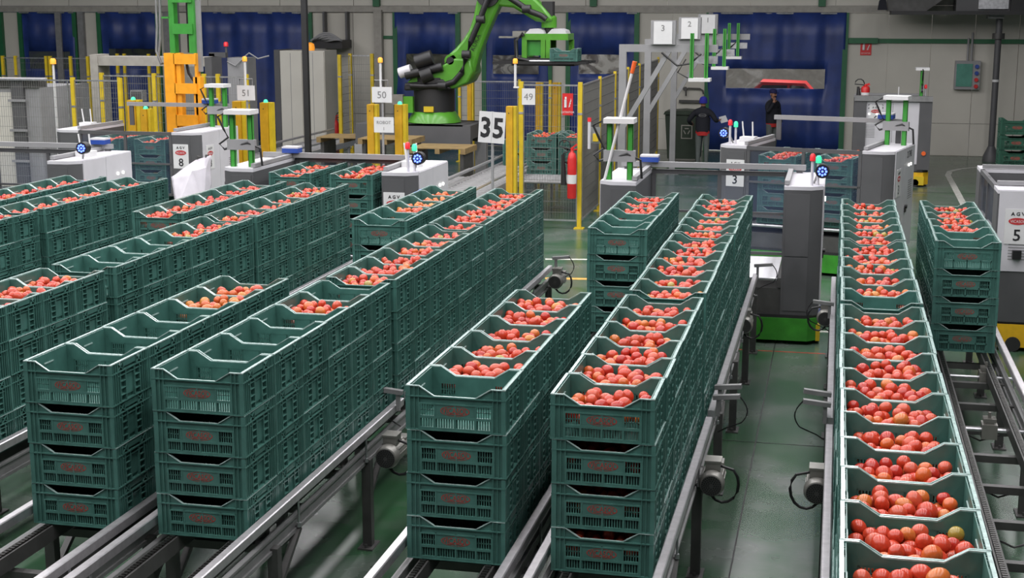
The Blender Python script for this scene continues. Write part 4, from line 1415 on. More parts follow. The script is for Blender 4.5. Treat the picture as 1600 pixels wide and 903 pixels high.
for k, (px, py, Y) in enumerate(((612, 214, 29.4), (545, 212, 31.0), (693, 228, 28.9))):
    p = at(px, py, Y=Y)
    t = thing('wooden_pallet', ['wooden pallet slab left of the robot pedestal', 'wooden pallet beside the pale cabinets', 'yellowish wooden pallet under the robot pedestal'][k], 'pallet', (p.x, Y, 0), 0, 'pallets in the robot cell')
    for j in range(6):
        MB().box(-0.6, -0.5 + 0.17 * j, p.z - 0.02, 0.6, -0.5 + 0.17 * j + 0.14, p.z).build('deck_board', 'wood', t)
    for x in (-0.55, 0.0, 0.55):
        MB().box(x - 0.05, -0.5, p.z - 0.12, x + 0.05, 0.5, p.z - 0.02).build('stringer', 'wood', t)
    for xx in (-0.5, 0.5):
        MB().box(xx - 0.04, -0.4, 0, xx + 0.04, 0.4, p.z - 0.12).build('support', 'frame', t)
# crates waiting behind the 49 fence
for k, (dx, dy) in enumerate(((-0.33, 0), (0.31, 0), (-0.33, 0.5), (0.31, 0.5))):
    for L in range(3):
        nm = ['near first', 'near second', 'rear first', 'rear second'][k]
        crate(-5.38 + dx, 28.0 + dy, 0.80 + CP * L, '%s crate of the %s stack on rollers behind the 49 fence' % (['bottom', 'middle', 'top'][L], nm), 'crates on the machines', 1)
    FILL3 = (-5.38 + dx, 28.0 + dy, 0.80 + CP * 2)
    for (a, b2, cc, r) in PILES[k + 2]:
        if cc > 0.09:
            big_v.append(ICO1[0] * r * 1.05 + np.array([FILL3[0] + a, FILL3[1] + b2, FILL3[2] + cc + 0.02]))
            big_f.append(ICO1[1] + off)
            big_m.append(np.full(len(ICO1[1]), pick('T')))
            off += len(ICO1[0])
for L in range(2):
    crate(-6.55, 29.5, 0.80 + CP * L, '%s crate of the low pair behind the yellow 49 post' % ['lower', 'upper'][L], 'crates on the machines', 1)

# ------------------------------------------------------------------ orange and green mast
MY = 24.6
mast = thing('lift_mast', 'tall lift mast, orange below and green above', 'mast', (0, 0, 0))
def mx(px): return at(px, 100, Y=MY).x
def mz(py): return at(290, py, Y=MY).z
zo = mz(83)
MB().box(mx(260), MY - 0.10, 0, mx(276), MY + 0.25, zo).build('main_column', 'orange', mast)
for a, b2, m0, m1, mm in ((277, 284, 0, zo, 'orange'), (303, 314, 0, mz(120), 'orange'), (306, 309, 0, zo, 'orange'), (269, 277, zo, 7.5, 'green_paint'), (299, 308, zo, 7.5, 'green_paint')):
    MB().box(mx(a), MY - 0.06, m0, mx(b2), MY + 0.1, m1).build('upright', mm, mast)
for ya, yb2, mm in ((84, 100, 'orange'), (130, 146, 'orange'), (179, 196, 'orange'), (37, 53, 'green_paint'), (-12, 4, 'green_paint')):
    MB().box(mx(275), MY - 0.10, mz(yb2), mx(309 if mm == 'orange' else 306), MY - 0.05, mz(ya)).build('cross_bar', mm, mast)
MB().box(mx(258), MY - 0.06, mz(29), mx(270), MY, mz(26)).build('arm_bracket', 'green_paint', mast)
MB().box(mx(307), MY + 0.02, mz(112), mx(314), MY + 0.10, 7.5).build('pale_rail', 'cab_light', mast)
MB().box(mx(259), MY + 0.30, 1.0, mx(268), MY + 0.42, 7.5).build('rear_column', 'cab_grey', mast)
MB().box(mx(283), MY + 0.3, zo, mx(288), MY + 0.4, 7.5).box(mx(291), MY + 0.3, zo, mx(295), MY + 0.4, 7.5).build('chain_guide', 'dark', mast)
MB().tube([(mx(256), MY, 6.5), (mx(254), MY, mz(10)), (mx(252), MY, mz(60)), (mx(248), MY, mz(88)), (mx(252), MY, mz(100)), (mx(259), MY, mz(97))], 0.03, 8).tube([(mx(252), MY - 0.05, 6.5), (mx(250), MY - 0.05, mz(40)), (mx(247), MY - 0.05, mz(80)), (mx(254), MY - 0.05, mz(99))], 0.022, 8).build('cable', 'frame_mid', mast)
MB().tube([(mx(284), MY + 0.2, mz(98)), (mx(287), MY + 0.2, mz(115)), (mx(294), MY + 0.2, mz(126)), (mx(300), MY + 0.2, mz(128))], 0.03, 8).build('inner_cable', 'dark', mast)

# ------------------------------------------------------------------ machines at the far left
def machine_box(name, label, cat, px0, px1, y0, y1, Y, m, dep=0.6, parts=()):
    a, b2 = at(px0, y0, Y=Y), at(px1, y1, Y=Y)
    t = thing(name, label, cat, ((a.x + b2.x) / 2, Y, 0))
    w = (b2.x - a.x) / 2
    z1, z0 = a.z, max(0.0, b2.z)
    MB().box(-w, 0, z0, w, dep, z1).build('body', m, t)
    return t, w, z0, z1
t, w, z0, z1 = machine_box('wrapping_machine', 'pale panelled machine behind mesh at the far left edge', 'machine', -40, 72, 136, 300, 27.2, 'cab_light', 1.8)
MB().box(-w + 0.1, -0.02, z0 + 0.1, w - 0.35, 0.0, z1 - 0.1).build('door_panel', 'wall_upper', t)
MB().box(w - 0.62, -0.09, 0, w - 0.34, 0.0, z1 + 0.18).build('upright', 'cab_grey', t)
MB().box(-w, -0.05, z1, w, 0.3, z1 + 0.16).build('top_beam', 'frame', t)
for zz in (0.35, 0.62, 0.88):
    MB().box(w - 0.68, -0.13, z1 * zz, w - 0.28, -0.09, z1 * zz + 0.05).build('hinge', 'cab_light', t)
MB().box(-w, -0.2, z1 + 0.17, w + 0.25, -0.1, z1 + 0.22).build('light_strip', 'cab_white', t)
a, b2 = at(142, 88, Y=28.4), at(330, 104, Y=28.4)
t = thing('gantry_beam', 'beige boxed beam on posts behind the orange mast', 'gantry', (0, 0, 0))
MB().box(a.x, 28.4, b2.z, b2.x, 28.9, a.z).build('beam', 'beam', t)
MB().box(a.x - 0.02, 28.38, 0, a.x + 0.16, 28.9, a.z + 0.04).build('post', 'beam', t)
MB().box(b2.x - 0.14, 28.38, 0, b2.x + 0.02, 28.9, a.z).build('post', 'cab_grey', t)
for px0, px1, y0, Y, lab in ((88, 109, 134, 33.5, 'grey control cabinet behind the far left fence, nearer the edge'), (118, 139, 131, 33.8, 'grey control cabinet behind the far left fence, nearer the mast')):
    t, w, z0, z1 = machine_box('control_cabinet', lab, 'cabinet', px0, px1, y0, 400, Y, 'cab_light', 0.5)
    MB().box(-w + 0.02, -0.015, 0.1, w - 0.02, 0, z1 - 0.03).build('door', 'cab_light', t)
    MB().box(-w * 0.4, -0.022, z1 * 0.78, w * 0.5, -0.015, z1 * 0.84).build('display', 'dark', t)
t, w, z0, z1 = machine_box('monitor', 'small grey screen box behind the squat yellow posts', 'screen', 203, 223, 141, 158, 28.8, 'cab_light', 0.2)
MB().box(-w * .8, -0.01, z0 + 0.03, w * .8, 0, z1 - 0.03).build('screen', 'cab_grey', t)
MB().box(-0.04, 0.05, 0, 0.04, 0.13, z0).build('stand', 'frame', t)
# pale double cabinet by the far wall and its neighbour
t, w, z0, z1 = machine_box('electrical_cabinet', 'tall pale electrical cabinet with two doors by the far wall', 'cabinet', 437, 515, 79, 400, 38.2, 'wall_upper', 1.0)
for k in range(2):
    xa = -w + 0.02 + k * w
    d = MB().box(xa, -0.03, 0.16, xa + w - 0.04, 0, z1 - 0.03).build('door', 'wall_upper', t)
    MB().box(xa + w * 0.44, -0.034, 0.2, xa + w * 0.46, -0.03, z1 - 0.06).build('seam', 'cab_light', d)
MB().box(-w, -0.04, 0, w, 0, 0.14).build('plinth', 'dark', t)
MB().box(-w - 0.18, 0.0, 0, -w - 0.01, 1.0, z1 + 0.02).build('side_panel', 'cab_grey', t)
lx = at(487, 78, Y=38.4).x - at(476, 79, Y=38.2).x
MB().lathe([(0.12, 0), (0.13, 0.08), (0.11, 0.18), (0.04, 0.22), (0.004, 0.225)], 14, (lx, 0.3, z1)).build('warning_lamp', 'lamp_amber', t)
t, w, z0, z1 = machine_box('electrical_cabinet', 'grey cabinet with a cable conduit right of the orange mast', 'cabinet', 355, 396, 90, 400, 34.0, 'cab_light', 0.6)
MB().box(-w + 0.03, -0.015, 0.1, w - 0.03, 0, z1 - 0.03).build('door', 'cab_light', t)
MB().box(-w - 0.45, -0.1, 1.6, -w - 0.30, 0.05, z1 + 0.10).box(-w - 0.45, -0.1, z1 + 0.0, -w + 0.0, 0.05, z1 + 0.13).cyl((-w - 0.02, 0, z1), (-w - 0.02, 0, z1 + 0.28), 0.03, 8).build('conduit', 'cab_grey', t)
MB().lathe([(0.06, 0), (0.06, 0.08), (0.04, 0.11), (0.004, 0.115)], 12, (-w - 0.02, 0, z1 + 0.28)).build('red_lamp', 'lamp_red', t)
MB().tube([(-w, 0, z1 - 0.1), (0, -0.1, z1 - 0.2), (w * 0.8, 0, z1 + 0.02), (w * 1.3, 0.0, z1 + 0.12), (w * 2.2, 0, z1 - 0.02), (w * 3.2, 0.1, z1 + 0.05)], 0.02, 6).build('loose_cable', 'cab_light', t)
# cable tray heap over the cabinet
p, q = at(490, 60, Y=40.6), at(536, 76, Y=40.6)
t = thing('cable_tray', 'black cable tray with coiled pale cables above the pale cabinet', 'tray', (0, 0, 0))
MB().box(p.x, 40.5, q.z, q.x, 41.38, p.z - 0.05).build('tray', 'dark', t)
for k in range(5):
    MB().tube([(p.x + (q.x - p.x) * u, 40.45 + 0.1 * math.sin(u * 6 + k), p.z - 0.05 + 0.05 * k * math.sin(u * 3.14) + 0.02 * math.sin(9 * u + k)) for u in [i / 10 for i in range(11)]], 0.03, 6).build('cable', 'cab_light', t)
for x in (p.x + 0.1, q.x - 0.1):
    MB().box(x - 0.03, 41.2, p.z - 0.1, x + 0.03, 41.45, 3.95).build('hanger', 'cab_grey', t)
# dark hanging pole in the middle distance
p = at(475, 0, Y=30.0)
t = thing('support_pole', 'slim dark pole standing in front of the pale cabinet', 'pole', (p.x, 30.0, 0))
MB().box(-0.06, -0.06, 0, 0.06, 0.06, 9.0).build('shaft', 'dark', t)
MB().box(-0.15, -0.15, 0, 0.15, 0.15, 0.02).build('foot_plate', 'dark', t)
p = at(1550, 243, Z=0)
t = thing('support_pole', 'grey pipe column with collar standing before the far wall', 'pole', (at(1556, 120, Y=40.3).x, 40.3, 0))
MB().cyl((0, 0, 0), (0, 0, 3.86), 0.085, 14).build('shaft', 'cab_grey', t)
MB().cyl((0, 0, 3.25), (0, 0, 3.40), 0.16, 14).build('collar', 'frame', t)
MB().lathe([(0.22, 0), (0.2, 0.15), (0.09, 0.4)], 14).build('footing', 'cab_grey', t)
MB().cyl((0, 0, 2.12), (0, 0, 2.18), 0.092, 14).build('tape_band', 'paper', t)
# overhead machinery at the upper right
p, q = at(1395, -30, Y=39.6), at(1640, 20, Y=39.6)
t = thing('overhead_conveyor', 'dark overhead conveyor machinery above the grey pipe column', 'conveyor', (0, 0, 0))
zb = at(1480, 17, Y=39.6).z
MB().box(p.x, 39.6, zb - 0.1, q.x + 4, 40.9, zb).build('beam', 'dark', t)
MB().prism([(p.x - 0.1, zb), (p.x + 0.9, zb), (p.x + 1.6, zb + 0.5), (p.x + 1.6, zb + 1.2), (p.x - 0.1, zb + 1.2)], 39.7, 40.8).build('belt_cover', 'frame', t)
MB().prism([(p.x + 1.65, zb), (p.x + 3.0, zb), (p.x + 3.0, zb + 1.2), (p.x + 1.65, zb + 1.2)], 39.75, 40.8).build('side_plate', 'cab_grey', t)
MB().box(p.x + 2.2, 39.65, zb + 0.05, p.x + 2.95, 39.72, zb + 1.0).build('bright_panel', 'steel', t)
MB().box(p.x + 3.1, 39.65, zb + 0.22, q.x + 4, 39.9, zb + 1.2).build('long_panel', 'cab_light', t)
MB().box(p.x + 3.0, 39.6, zb, p.x + 3.4, 40.0, zb + 0.5).build('drive_box', 'black', t)
MB().prism([(p.x - 0.35, zb + 0.02), (p.x - 0.1, zb + 0.02), (p.x - 0.15, zb + 0.32), (p.x - 0.22, zb + 0.42), (p.x - 0.32, zb + 0.25)], 39.6, 39.9).build('hanging_bag', 'navy', t)
for x in (at(1556, 10, Y=40.3).x,):
    MB().box(x - 0.2, 40.0, zb - 0.2, x + 0.2, 40.6, zb - 0.1).build('bearing_plate', 'cab_light', t)
# socket panel on the far wall
p, q = at(1493, 95, Y=41.3), at(1530, 140, Y=41.3)
t = thing('socket_panel', 'pale wall box with green window and round sockets on the far wall', 'panel', (0, 0, 0))
MB().box(p.x, 41.28, q.z, q.x, 41.5, p.z).build('box', 'cab_light', t)
MB().box(p.x + 0.04, 41.26, q.z + 0.08, p.x + 0.46, 41.28, p.z - 0.08).build('window', 'pane_green', t)
for k, m in enumerate(('blue_paint', 'blue_paint', 'red', 'red')):
    z = p.z - 0.15 - 0.18 * k
    MB().cyl((q.x - 0.10, 41.28, z), (q.x - 0.10, 41.22, z), 0.055, 12).build('socket', m, t)
MB().cyl((p.x + 0.32, 41.4, p.z), (p.x + 0.32, 41.4, 3.25), 0.03, 8).cyl((p.x + 0.42, 41.4, p.z), (p.x + 0.42, 41.4, 3.40), 0.03, 8).build('conduit', 'cab_light', t)

# ------------------------------------------------------------------ reader gantries 3, 2, 1
for num, Y, pxp, pxe, pya, boxx, boxy, br in (('3', 27.4, 968, 1122, 75, (1022, 1050), (32, 70), (1079, 1108, 52, 122)), ('2', 31.2, 1008, 1130, 66, (1065, 1090), (27, 60), (1114, 1136, 45, 104)), ('1', 35.4, 1050, 1172, 57, (1095, 1117), (22, 52), (1137, 1157, 36, 88))):
    t = thing('reader_gantry', '%s reader gantry, its white box numbered %s, with green hanging brackets' % ({'3': 'nearest', '2': 'middle', '1': 'farthest'}[num], num), 'gantry', (0, 0, 0), 0, 'reader gantries')
    a, b2 = at(pxp, pya, Y=Y), at(pxe, pya, Y=Y)
    za = a.z
    MB().box(a.x, Y - 0.05, 0, a.x + 0.14, Y + 0.05, za + 0.07).build('post', 'cab_light', t)
    MB().box(a.x + 0.14, Y - 0.05, za - 0.07, b2.x, Y + 0.05, za + 0.07).build('arm', 'cab_light', t)
    MB().bar((a.x + 0.10, Y, za - 1.5), (a.x + 0.95, Y, za - 0.05), 0.09, 0.09, (0, 1, 0)).build('brace', 'cab_light', t)
    MB().box(a.x - 0.1, Y - 0.15, 0, a.x + 0.24, Y + 0.15, 0.02).build('foot_plate', 'cab_light', t)
    p, q = at(boxx[0], boxy[0], Y=Y - 0.12), at(boxx[1], boxy[1], Y=Y - 0.12)
    c = MB().box(p.x - 0.06, Y - 0.12, za + 0.07, q.x + 0.06, Y + 0.08, p.z).build('control_box', 'cab_light', t)
    MB().box(p.x, Y - 0.14, za + 0.08, q.x, Y - 0.12, p.z - 0.02).build('box_door', 'paper', c)
    put('numeral', text_mesh(num, 0.11, 'frame_mid', 0.0005, 0.003), c, ((p.x + q.x) / 2, Y - 0.142, p.z - 0.14))
    bp_ = MB()
    for px in (br[0] + 3, br[1] - 3):
        g, h = at(px, br[2], Y=Y - 0.1), at(px, br[3], Y=Y - 0.1)
        w = 0.035
        bp_.box(g.x - w, Y - 0.10, h.z, g.x + w, Y - 0.08, g.z).box(g.x - w, Y - 0.14, h.z, g.x - w + 0.02, Y - 0.08, g.z).box(g.x + w - 0.02, Y - 0.14, h.z, g.x + w, Y - 0.08, g.z)
    bo = bp_.build('hanging_bracket', 'green_paint', t)
    g, h = at(br[0], br[3], Y=Y - 0.1), at(br[1], br[3], Y=Y - 0.1)
    MB().box(g.x - 0.03, Y - 0.25, g.z - 0.06, h.x + 0.03, Y + 0.10, g.z).build('reader_plate', 'paper', bo)
    MB().box(g.x, Y - 0.08, za - 0.28, h.x + 0.15, Y - 0.04, za - 0.14).build('clamp_plate', 'steel', t)
    MB().tube([(q.x - 0.2, Y - 0.06, za - 0.08), (q.x + 0.1, Y - 0.08, za - 0.32), (q.x + 0.35, Y - 0.08, za - 0.28), (q.x + 0.55, Y - 0.06, za - 0.1)], 0.02, 6).tube([(g.x - 0.1, Y - 0.06, za - 0.2), (g.x - 0.25, Y - 0.06, za - 0.45), (g.x - 0.05, Y - 0.1, g.z)], 0.014, 6).build('cable', 'black', t)
# broom handle leaning
P_, Q_ = at(992, 96, Y=17.52), at(956, 236, Y=17.52)
t = thing('long_pole', 'white pole with an orange tip, standing in the mast bracket beside the dark fence', 'pole', (0, 0, 0))
D_ = Q_ - P_
e_ = P_ + D_ * ((P_.z - 1.955) / (P_.z - Q_.z))
MB().cyl(P_ + D_ * 0.13, e_, 0.018, 10).build('shaft', 'paper', t)
MB().cyl(P_, P_ + D_ * 0.13, 0.030, 10, 0.024).build('grip', 'orange_red', t)
# beacon tube on the fence and yellow key box
p = at(921, 190, Y=25.9)
t = thing('signal_tube', 'white signal tube with a red cap on the fence corner', 'beacon', (p.x, 25.9, p.z))
MB().cyl((0, 0, -0.5), (0, 0, 0), 0.03, 10).build('tube', 'cab_white', t)
MB().cyl((0, 0, 0), (0, 0, 0.07), 0.036, 10).build('cap', 'lamp_red', t)
MB().box(0.07, -0.03, -0.36, 0.17, 0.03, -0.22).build('yellow_switch', 'yellow', t)
MB().box(-0.02, 0.03, -0.4, 0.2, 0.05, -0.1).build('bracket', 'steel', t)
# stack of dark crates at the right edge
for L in range(6):
    c = thing('dark_crate', '%s dark green crate in the stack at the right edge' % ['bottom', 'second lowest', 'third lowest', 'third highest', 'second highest', 'topmost'][L], 'crate', (3.30, 28.3, 0.30 + CP * 1.08 * L), 0.0, 'dark crates at the right edge')
    put('body', ME_DARK, c).scale = (1, 1, 1.05)
t = thing('pallet_base', 'low dark pallet under the dark green crates', 'pallet', (3.30, 28.3, 0))
MB().box(-0.4, -0.4, 0.14, 0.4, 0.4, 0.29).build('deck', 'wood', t)
MB().box(-0.4, -0.4, 0, -0.25, 0.4, 0.14).box(0.25, -0.4, 0, 0.4, 0.4, 0.14).build('skid', 'wood', t)
# white plastic sheet heaped beside vehicle 8
def tarp():
    a, b2 = at(300, 290, Y=20.6), at(270, 300, Y=20.6)
    t = thing('plastic_sheet', 'white plastic sheet draped like a tent in front of vehicle 8', 'sheet', (0, 0, 0))
    P3 = lambda px, py, Y: tuple(at(px, py, Y=Y))
    A, B, C, D, E, F_ = P3(268, 277, 20.4), P3(307, 251, 20.9), P3(329, 242, 20.6), P3(330, 290, 20.4), P3(318, 330, 20.2), P3(275, 330, 20.0)
    G, H_ = P3(300, 268, 20.35), P3(322, 262, 20.35)
    vs = [A, B, C, D, E, F_, G, H_]
    fs = [(0, 6, 1), (1, 6, 7), (1, 7, 2), (2, 7, 3), (7, 4, 3), (6, 4, 7), (6, 5, 4), (0, 5, 6)]
    o = MB().add(vs, fs).build('sheet', 'tarp', t)
    s = o.modifiers.new('sub', 'SUBSURF'); s.levels = 3; s.render_levels = 3; s.subdivision_type = 'SIMPLE'
    tx = bpy.data.textures.new('folds', 'CLOUDS'); tx.noise_scale = 0.25
    d = o.modifiers.new('fold', 'DISPLACE'); d.texture = tx; d.strength = 0.05; d.texture_coords = 'LOCAL'
    k = o.modifiers.new('thick', 'SOLIDIFY'); k.thickness = 0.008
    pz = P3(300, 300, 20.7)
    MB().cyl((pz[0] - 0.2, 20.9, 0), (pz[0] + 0.05, 20.9, 1.75), 0.03, 8).cyl((pz[0] + 0.28, 20.7, 0), (pz[0] + 0.28, 20.7, 1.80), 0.03, 8).build('prop', 'frame', t)
tarp()
# ------------------------------------------------------------------ people
def person(label, loc, rz, scale, J, E, mats, extras):
    """J: joint -> (pos, radius); E: (a, b, material). One continuous skinned body."""
    names = list(J)
    idx = {n: i for i, n in enumerate(names)}
    me = bpy.data.meshes.new('skeleton')
    me.from_pydata([J[n][0] for n in names], [(idx[a], idx[b2]) for a, b2, _ in E], [])
    tmp = bpy.data.objects.new('skeleton', me)
    COL.objects.link(tmp)
    sk = tmp.modifiers.new('skin', 'SKIN')
    sk.use_smooth_shade = True
    for n in names:
        sv = me.skin_vertices[0].data[idx[n]]
        r = J[n][1]
        sv.radius = r if isinstance(r, tuple) else (r, r)
        sv.use_root = n == 'pelvis'
    ss = tmp.modifiers.new('sub', 'SUBSURF')
    ss.levels = 2
    ss.render_levels = 2
    dg = bpy.context.evaluated_depsgraph_get()
    body = bpy.data.meshes.new_from_object(tmp.evaluated_get(dg))
    bpy.data.objects.remove(tmp)
    body.materials.clear()
    for m in mats:
        body.materials.append(MATS[m])
    segs = [(Vector(J[a][0]), Vector(J[b2][0]), mats.index(m), J[a][1], J[b2][1]) for a, b2, m in E]
    def rad(r): return max(r) if isinstance(r, tuple) else r
    for p in body.polygons:
        c = p.center
        best, bi = 1e9, 0
        for a, b2, mi, ra, rb in segs:
            d = b2 - a
            t = max(0, min(1, (c - a).dot(d) / max(1e-9, d.length_squared)))
            q = (c - (a + d * t)).length - (rad(ra) * (1 - t) + rad(rb) * t)
            if q < best:
                best, bi = q, mi
        p.material_index = bi
        p.use_smooth = True
    t = thing('person', label, 'person', loc, rz)
    t.scale = (scale,) * 3
    b = put('body', body, t)
    for nm, mb, m in extras:
        mb.build(nm, m, t)
    return t

def hand(J, E, side, wrist, d, palm_up, m, curl=0.5):
    """palm and five bent fingers; d = direction of the hand, palm_up = palm normal."""
    d, n = Vector(d).normalized(), Vector(palm_up).normalized()
    s = d.cross(n).normalized()
    w = Vector(wrist)
    J[side + 'palm'] = (tuple(w + d * 0.05), (0.038, 0.020))
    E.append((side + 'wrist', side + 'palm', m))
    for k, (off_, ln) in enumerate(((-0.030, 0.062), (-0.010, 0.074), (0.010, 0.070), (0.030, 0.054))):
        b0 = w + d * 0.090 + s * off_
        b1 = b0 + d * ln * 0.5 + n * ln * 0.15 * curl
        b2_ = b1 + d * ln * 0.35 + n * ln * 0.55 * curl
        for q, pt in enumerate((b0, b1, b2_)):
            J['%sf%d%d' % (side, k, q)] = (tuple(pt), 0.010 - 0.001 * q)
        E.append((side + 'palm', '%sf%d0' % (side, k), m))
        E.append(('%sf%d0' % (side, k), '%sf%d1' % (side, k), m))
        E.append(('%sf%d1' % (side, k), '%sf%d2' % (side, k), m))
    t0 = w + d * 0.035 - s * 0.045
    t1 = t0 + d * 0.035 - s * 0.018 + n * 0.012
    J[side + 't0'], J[side + 't1'] = (tuple(t0), 0.011), (tuple(t1), 0.010)
    E.append((side + 'palm', side + 't0', m))
    E.append((side + 't0', side + 't1', m))

def base_body():
    J = {'pelvis': ((0, 0, 0.93), (0.155, 0.115)), 'belly': ((0, 0, 1.10), (0.165, 0.125)), 'chest': ((0, 0, 1.30), (0.175, 0.13)), 'upper': ((0, 0, 1.42), (0.13, 0.095)),
         'neck': ((0, 0.0, 1.50), 0.058), 'jaw': ((0, 0.025, 1.565), (0.060, 0.070)), 'head': ((0, 0.01, 1.64), (0.076, 0.092)), 'crown': ((0, 0.0, 1.71), (0.066, 0.080))}
    E = [('pelvis', 'belly', 'navy'), ('belly', 'chest', 'navy'), ('chest', 'upper', 'navy'), ('upper', 'neck', 'navy'), ('neck', 'jaw', 'skin'), ('jaw', 'head', 'skin'), ('head', 'crown', 'skin')]
    for s, sx in (('l', -1), ('r', 1)):
        J[s + 'hip'] = ((sx * 0.095, 0, 0.86), 0.105)
        J[s + 'knee'] = ((sx * 0.105, 0.01, 0.48), 0.072)
        J[s + 'ankle'] = ((sx * 0.105, -0.01, 0.10), 0.050)
        J[s + 'toe'] = ((sx * 0.115, 0.15, 0.045), 0.042)
        E += [('pelvis', s + 'hip', 'cloth_red'), (s + 'hip', s + 'knee', 'trousers'), (s + 'knee', s + 'ankle', 'trousers'), (s + 'ankle', s + 'toe', 'black')]
    return J, E

def face(sk='skin'):
    f = MB()
    f.prism([(-0.014, 1.600), (0.014, 1.600), (0.006, 1.650), (-0.006, 1.650)], 0.095, 0.122)
    out = [('nose', f, sk)]
    e = MB()
    for sx in (-1, 1):
        e.ball((sx * 0.032, 0.092, 1.652), 0.010, 8)
    out.append(('eyes', e, 'black'))
    m = MB().box(-0.024, 0.088, 1.574, 0.024, 0.099, 1.581)
    out.append(('mouth', m, 'cloth_red'))
    r = MB()
    for sx in (-1, 1):
        r.ball((sx * 0.082, 0.005, 1.635), 0.024, 8, 1.4)
    out.append(('ears', r, sk))
    return out

# worker seen from behind, holding a paper
J, E = base_body()
for s, sx, el, wr in (('l', -1, (-0.36, -0.06, 1.17), (-0.31, 0.15, 1.06)), ('r', 1, (0.34, -0.05, 1.17), (0.36, 0.14, 1.16))):
    J[s + 'sh'] = ((sx * 0.185, 0, 1.40), 0.082)
    J[s + 'el'] = (el, 0.062)
    J[s + 'wrist'] = (wr, 0.038)
    E += [('upper', s + 'sh', 'navy'), (s + 'sh', s + 'el', 'navy'), (s + 'el', s + 'wrist', 'navy')]
hand(J, E, 'l', J['lwrist'][0], (0.2, 0.9, -0.1), (1, 0, 0), 'skin')
hand(J, E, 'r', J['rwrist'][0], (0.5, 0.8, 0.1), (-0.6, 0.2, 0.6), 'skin')
hem = MB().lathe([(0.168, 0.80), (0.176, 0.90), (0.166, 0.905)], 20)
hem.v = [(x, y * 0.80, z) for x, y, z in hem.v]
jac = MB().lathe([(0.178, 0.885), (0.186, 0.95), (0.186, 1.10), (0.19, 1.25)], 20)
jac.v = [(x, y * 0.78, z) for x, y, z in jac.v]
bean = MB().lathe([(0.092, 1.625), (0.100, 1.64), (0.102, 1.69), (0.085, 1.745), (0.05, 1.775), (0.005, 1.785)], 18)
bean.v = [(x, y * 1.08 - 0.005, z) for x, y, z in bean.v]
rib = MB().lathe([(0.096, 1.610), (0.104, 1.615), (0.104, 1.650), (0.098, 1.655)], 18)
rib.v = [(x, y * 1.08 - 0.005, z) for x, y, z in rib.v]
p1 = at(1098, 200, Y=37.2)
w1 = person('person with blue beanie and dark jacket seen from behind, holding a paper', (p1.x, 37.2, 0), 0.0, 1.02, J, E, ['navy', 'skin', 'cloth_red', 'trousers', 'black'],
            [('shirt_hem', hem, 'cloth_red'), ('jacket_skirt', jac, 'navy'), ('beanie', bean, 'beanie'), ('beanie_cuff', rib, 'beanie')] + face())
ov = MB()
n = 28
vs, fs = [], []
for i in range(n):
    a = 2 * math.pi * i / n
    for k in (1.0, 0.9):
        vs.append((0.095 * k * math.cos(a), -0.150, 1.315 + 0.042 * k * math.sin(a)))
for i in range(n):
    j = (i + 1) % n
    fs.append((2 * i, 2 * j, 2 * j + 1, 2 * i + 1))
pr_ = ov.add(vs, fs).build('back_print', 'cab_light', w1)
tm = text_mesh('VICASOL', 0.028, 'cab_light', 0.0005, 0.0)
put('lettering', tm, pr_, (0, -0.151, 1.315)).scale = (0.9, 1, 1)
pp = thing('paper_sheet', 'white sheet of paper held by the person in the blue beanie', 'paper', (p1.x + 0.44, 37.2 + 0.24, 1.19))
MB().box(-0.02, -0.1, 0, 0.17, 0.12, 0.003).build('sheet', 'paper', pp).rotation_euler = (0.75, -0.25, 0.3)

# worker facing the camera side, hand at his face
J, E = base_body()
for s, sx, el, wr in (('l', -1, (-0.27, -0.02, 1.14), (-0.25, 0.09, 0.90)), ('r', 1, (0.30, 0.10, 1.16), (0.12, 0.15, 1.42))):
    J[s + 'sh'] = ((sx * 0.19, 0, 1.40), 0.084)
    J[s + 'el'] = (el, 0.066)
    J[s + 'wrist'] = (wr, 0.040)
    E += [('upper', s + 'sh', 'navy'), (s + 'sh', s + 'el', 'navy'), (s + 'el', s + 'wrist', 'navy')]
hand(J, E, 'l', J['lwrist'][0], (0.05, 0.1, -1), (1, 0, 0), 'glove')
hand(J, E, 'r', J['rwrist'][0], (-0.15, -0.05, 1.0), (-0.5, -0.5, 0), 'skin', 0.8)
hem = MB().lathe([(0.168, 0.78), (0.178, 0.89), (0.166, 0.895)], 20)
hem.v = [(x, y * 0.80, z) for x, y, z in hem.v]
jac = MB().lathe([(0.182, 0.875), (0.192, 0.95), (0.192, 1.10), (0.195, 1.25)], 20)
jac.v = [(x, y * 0.78, z) for x, y, z in jac.v]
cap = MB().lathe([(0.088, 1.665), (0.096, 1.675), (0.094, 1.72), (0.075, 1.755), (0.04, 1.772), (0.005, 1.776)], 18)
cap.v = [(x, y * 1.10, z) for x, y, z in cap.v]
peak = MB().prism([(-0.075, 0.07), (0.075, 0.07), (0.06, 0.15), (0.0, 0.175), (-0.06, 0.15)], 1.668, 1.680, 'z')
beard = MB().ball((0, 0.062, 1.562), 0.052, 10, 0.75)
p2 = at(1206, 200, Y=40.3)
person('person in dark cap and jacket touching his face beside the blue curtain', (p2.x, 40.3, 0), math.radians(180 + 50), 1.05, J, E, ['navy', 'skin', 'cloth_red', 'trousers', 'black', 'glove'],
       [('shirt_hem', hem, 'cloth_red'), ('jacket_skirt', jac, 'navy'), ('cap', cap, 'cap_navy'), ('cap_peak', peak, 'cap_navy'), ('beard', beard, 'black')] + face())

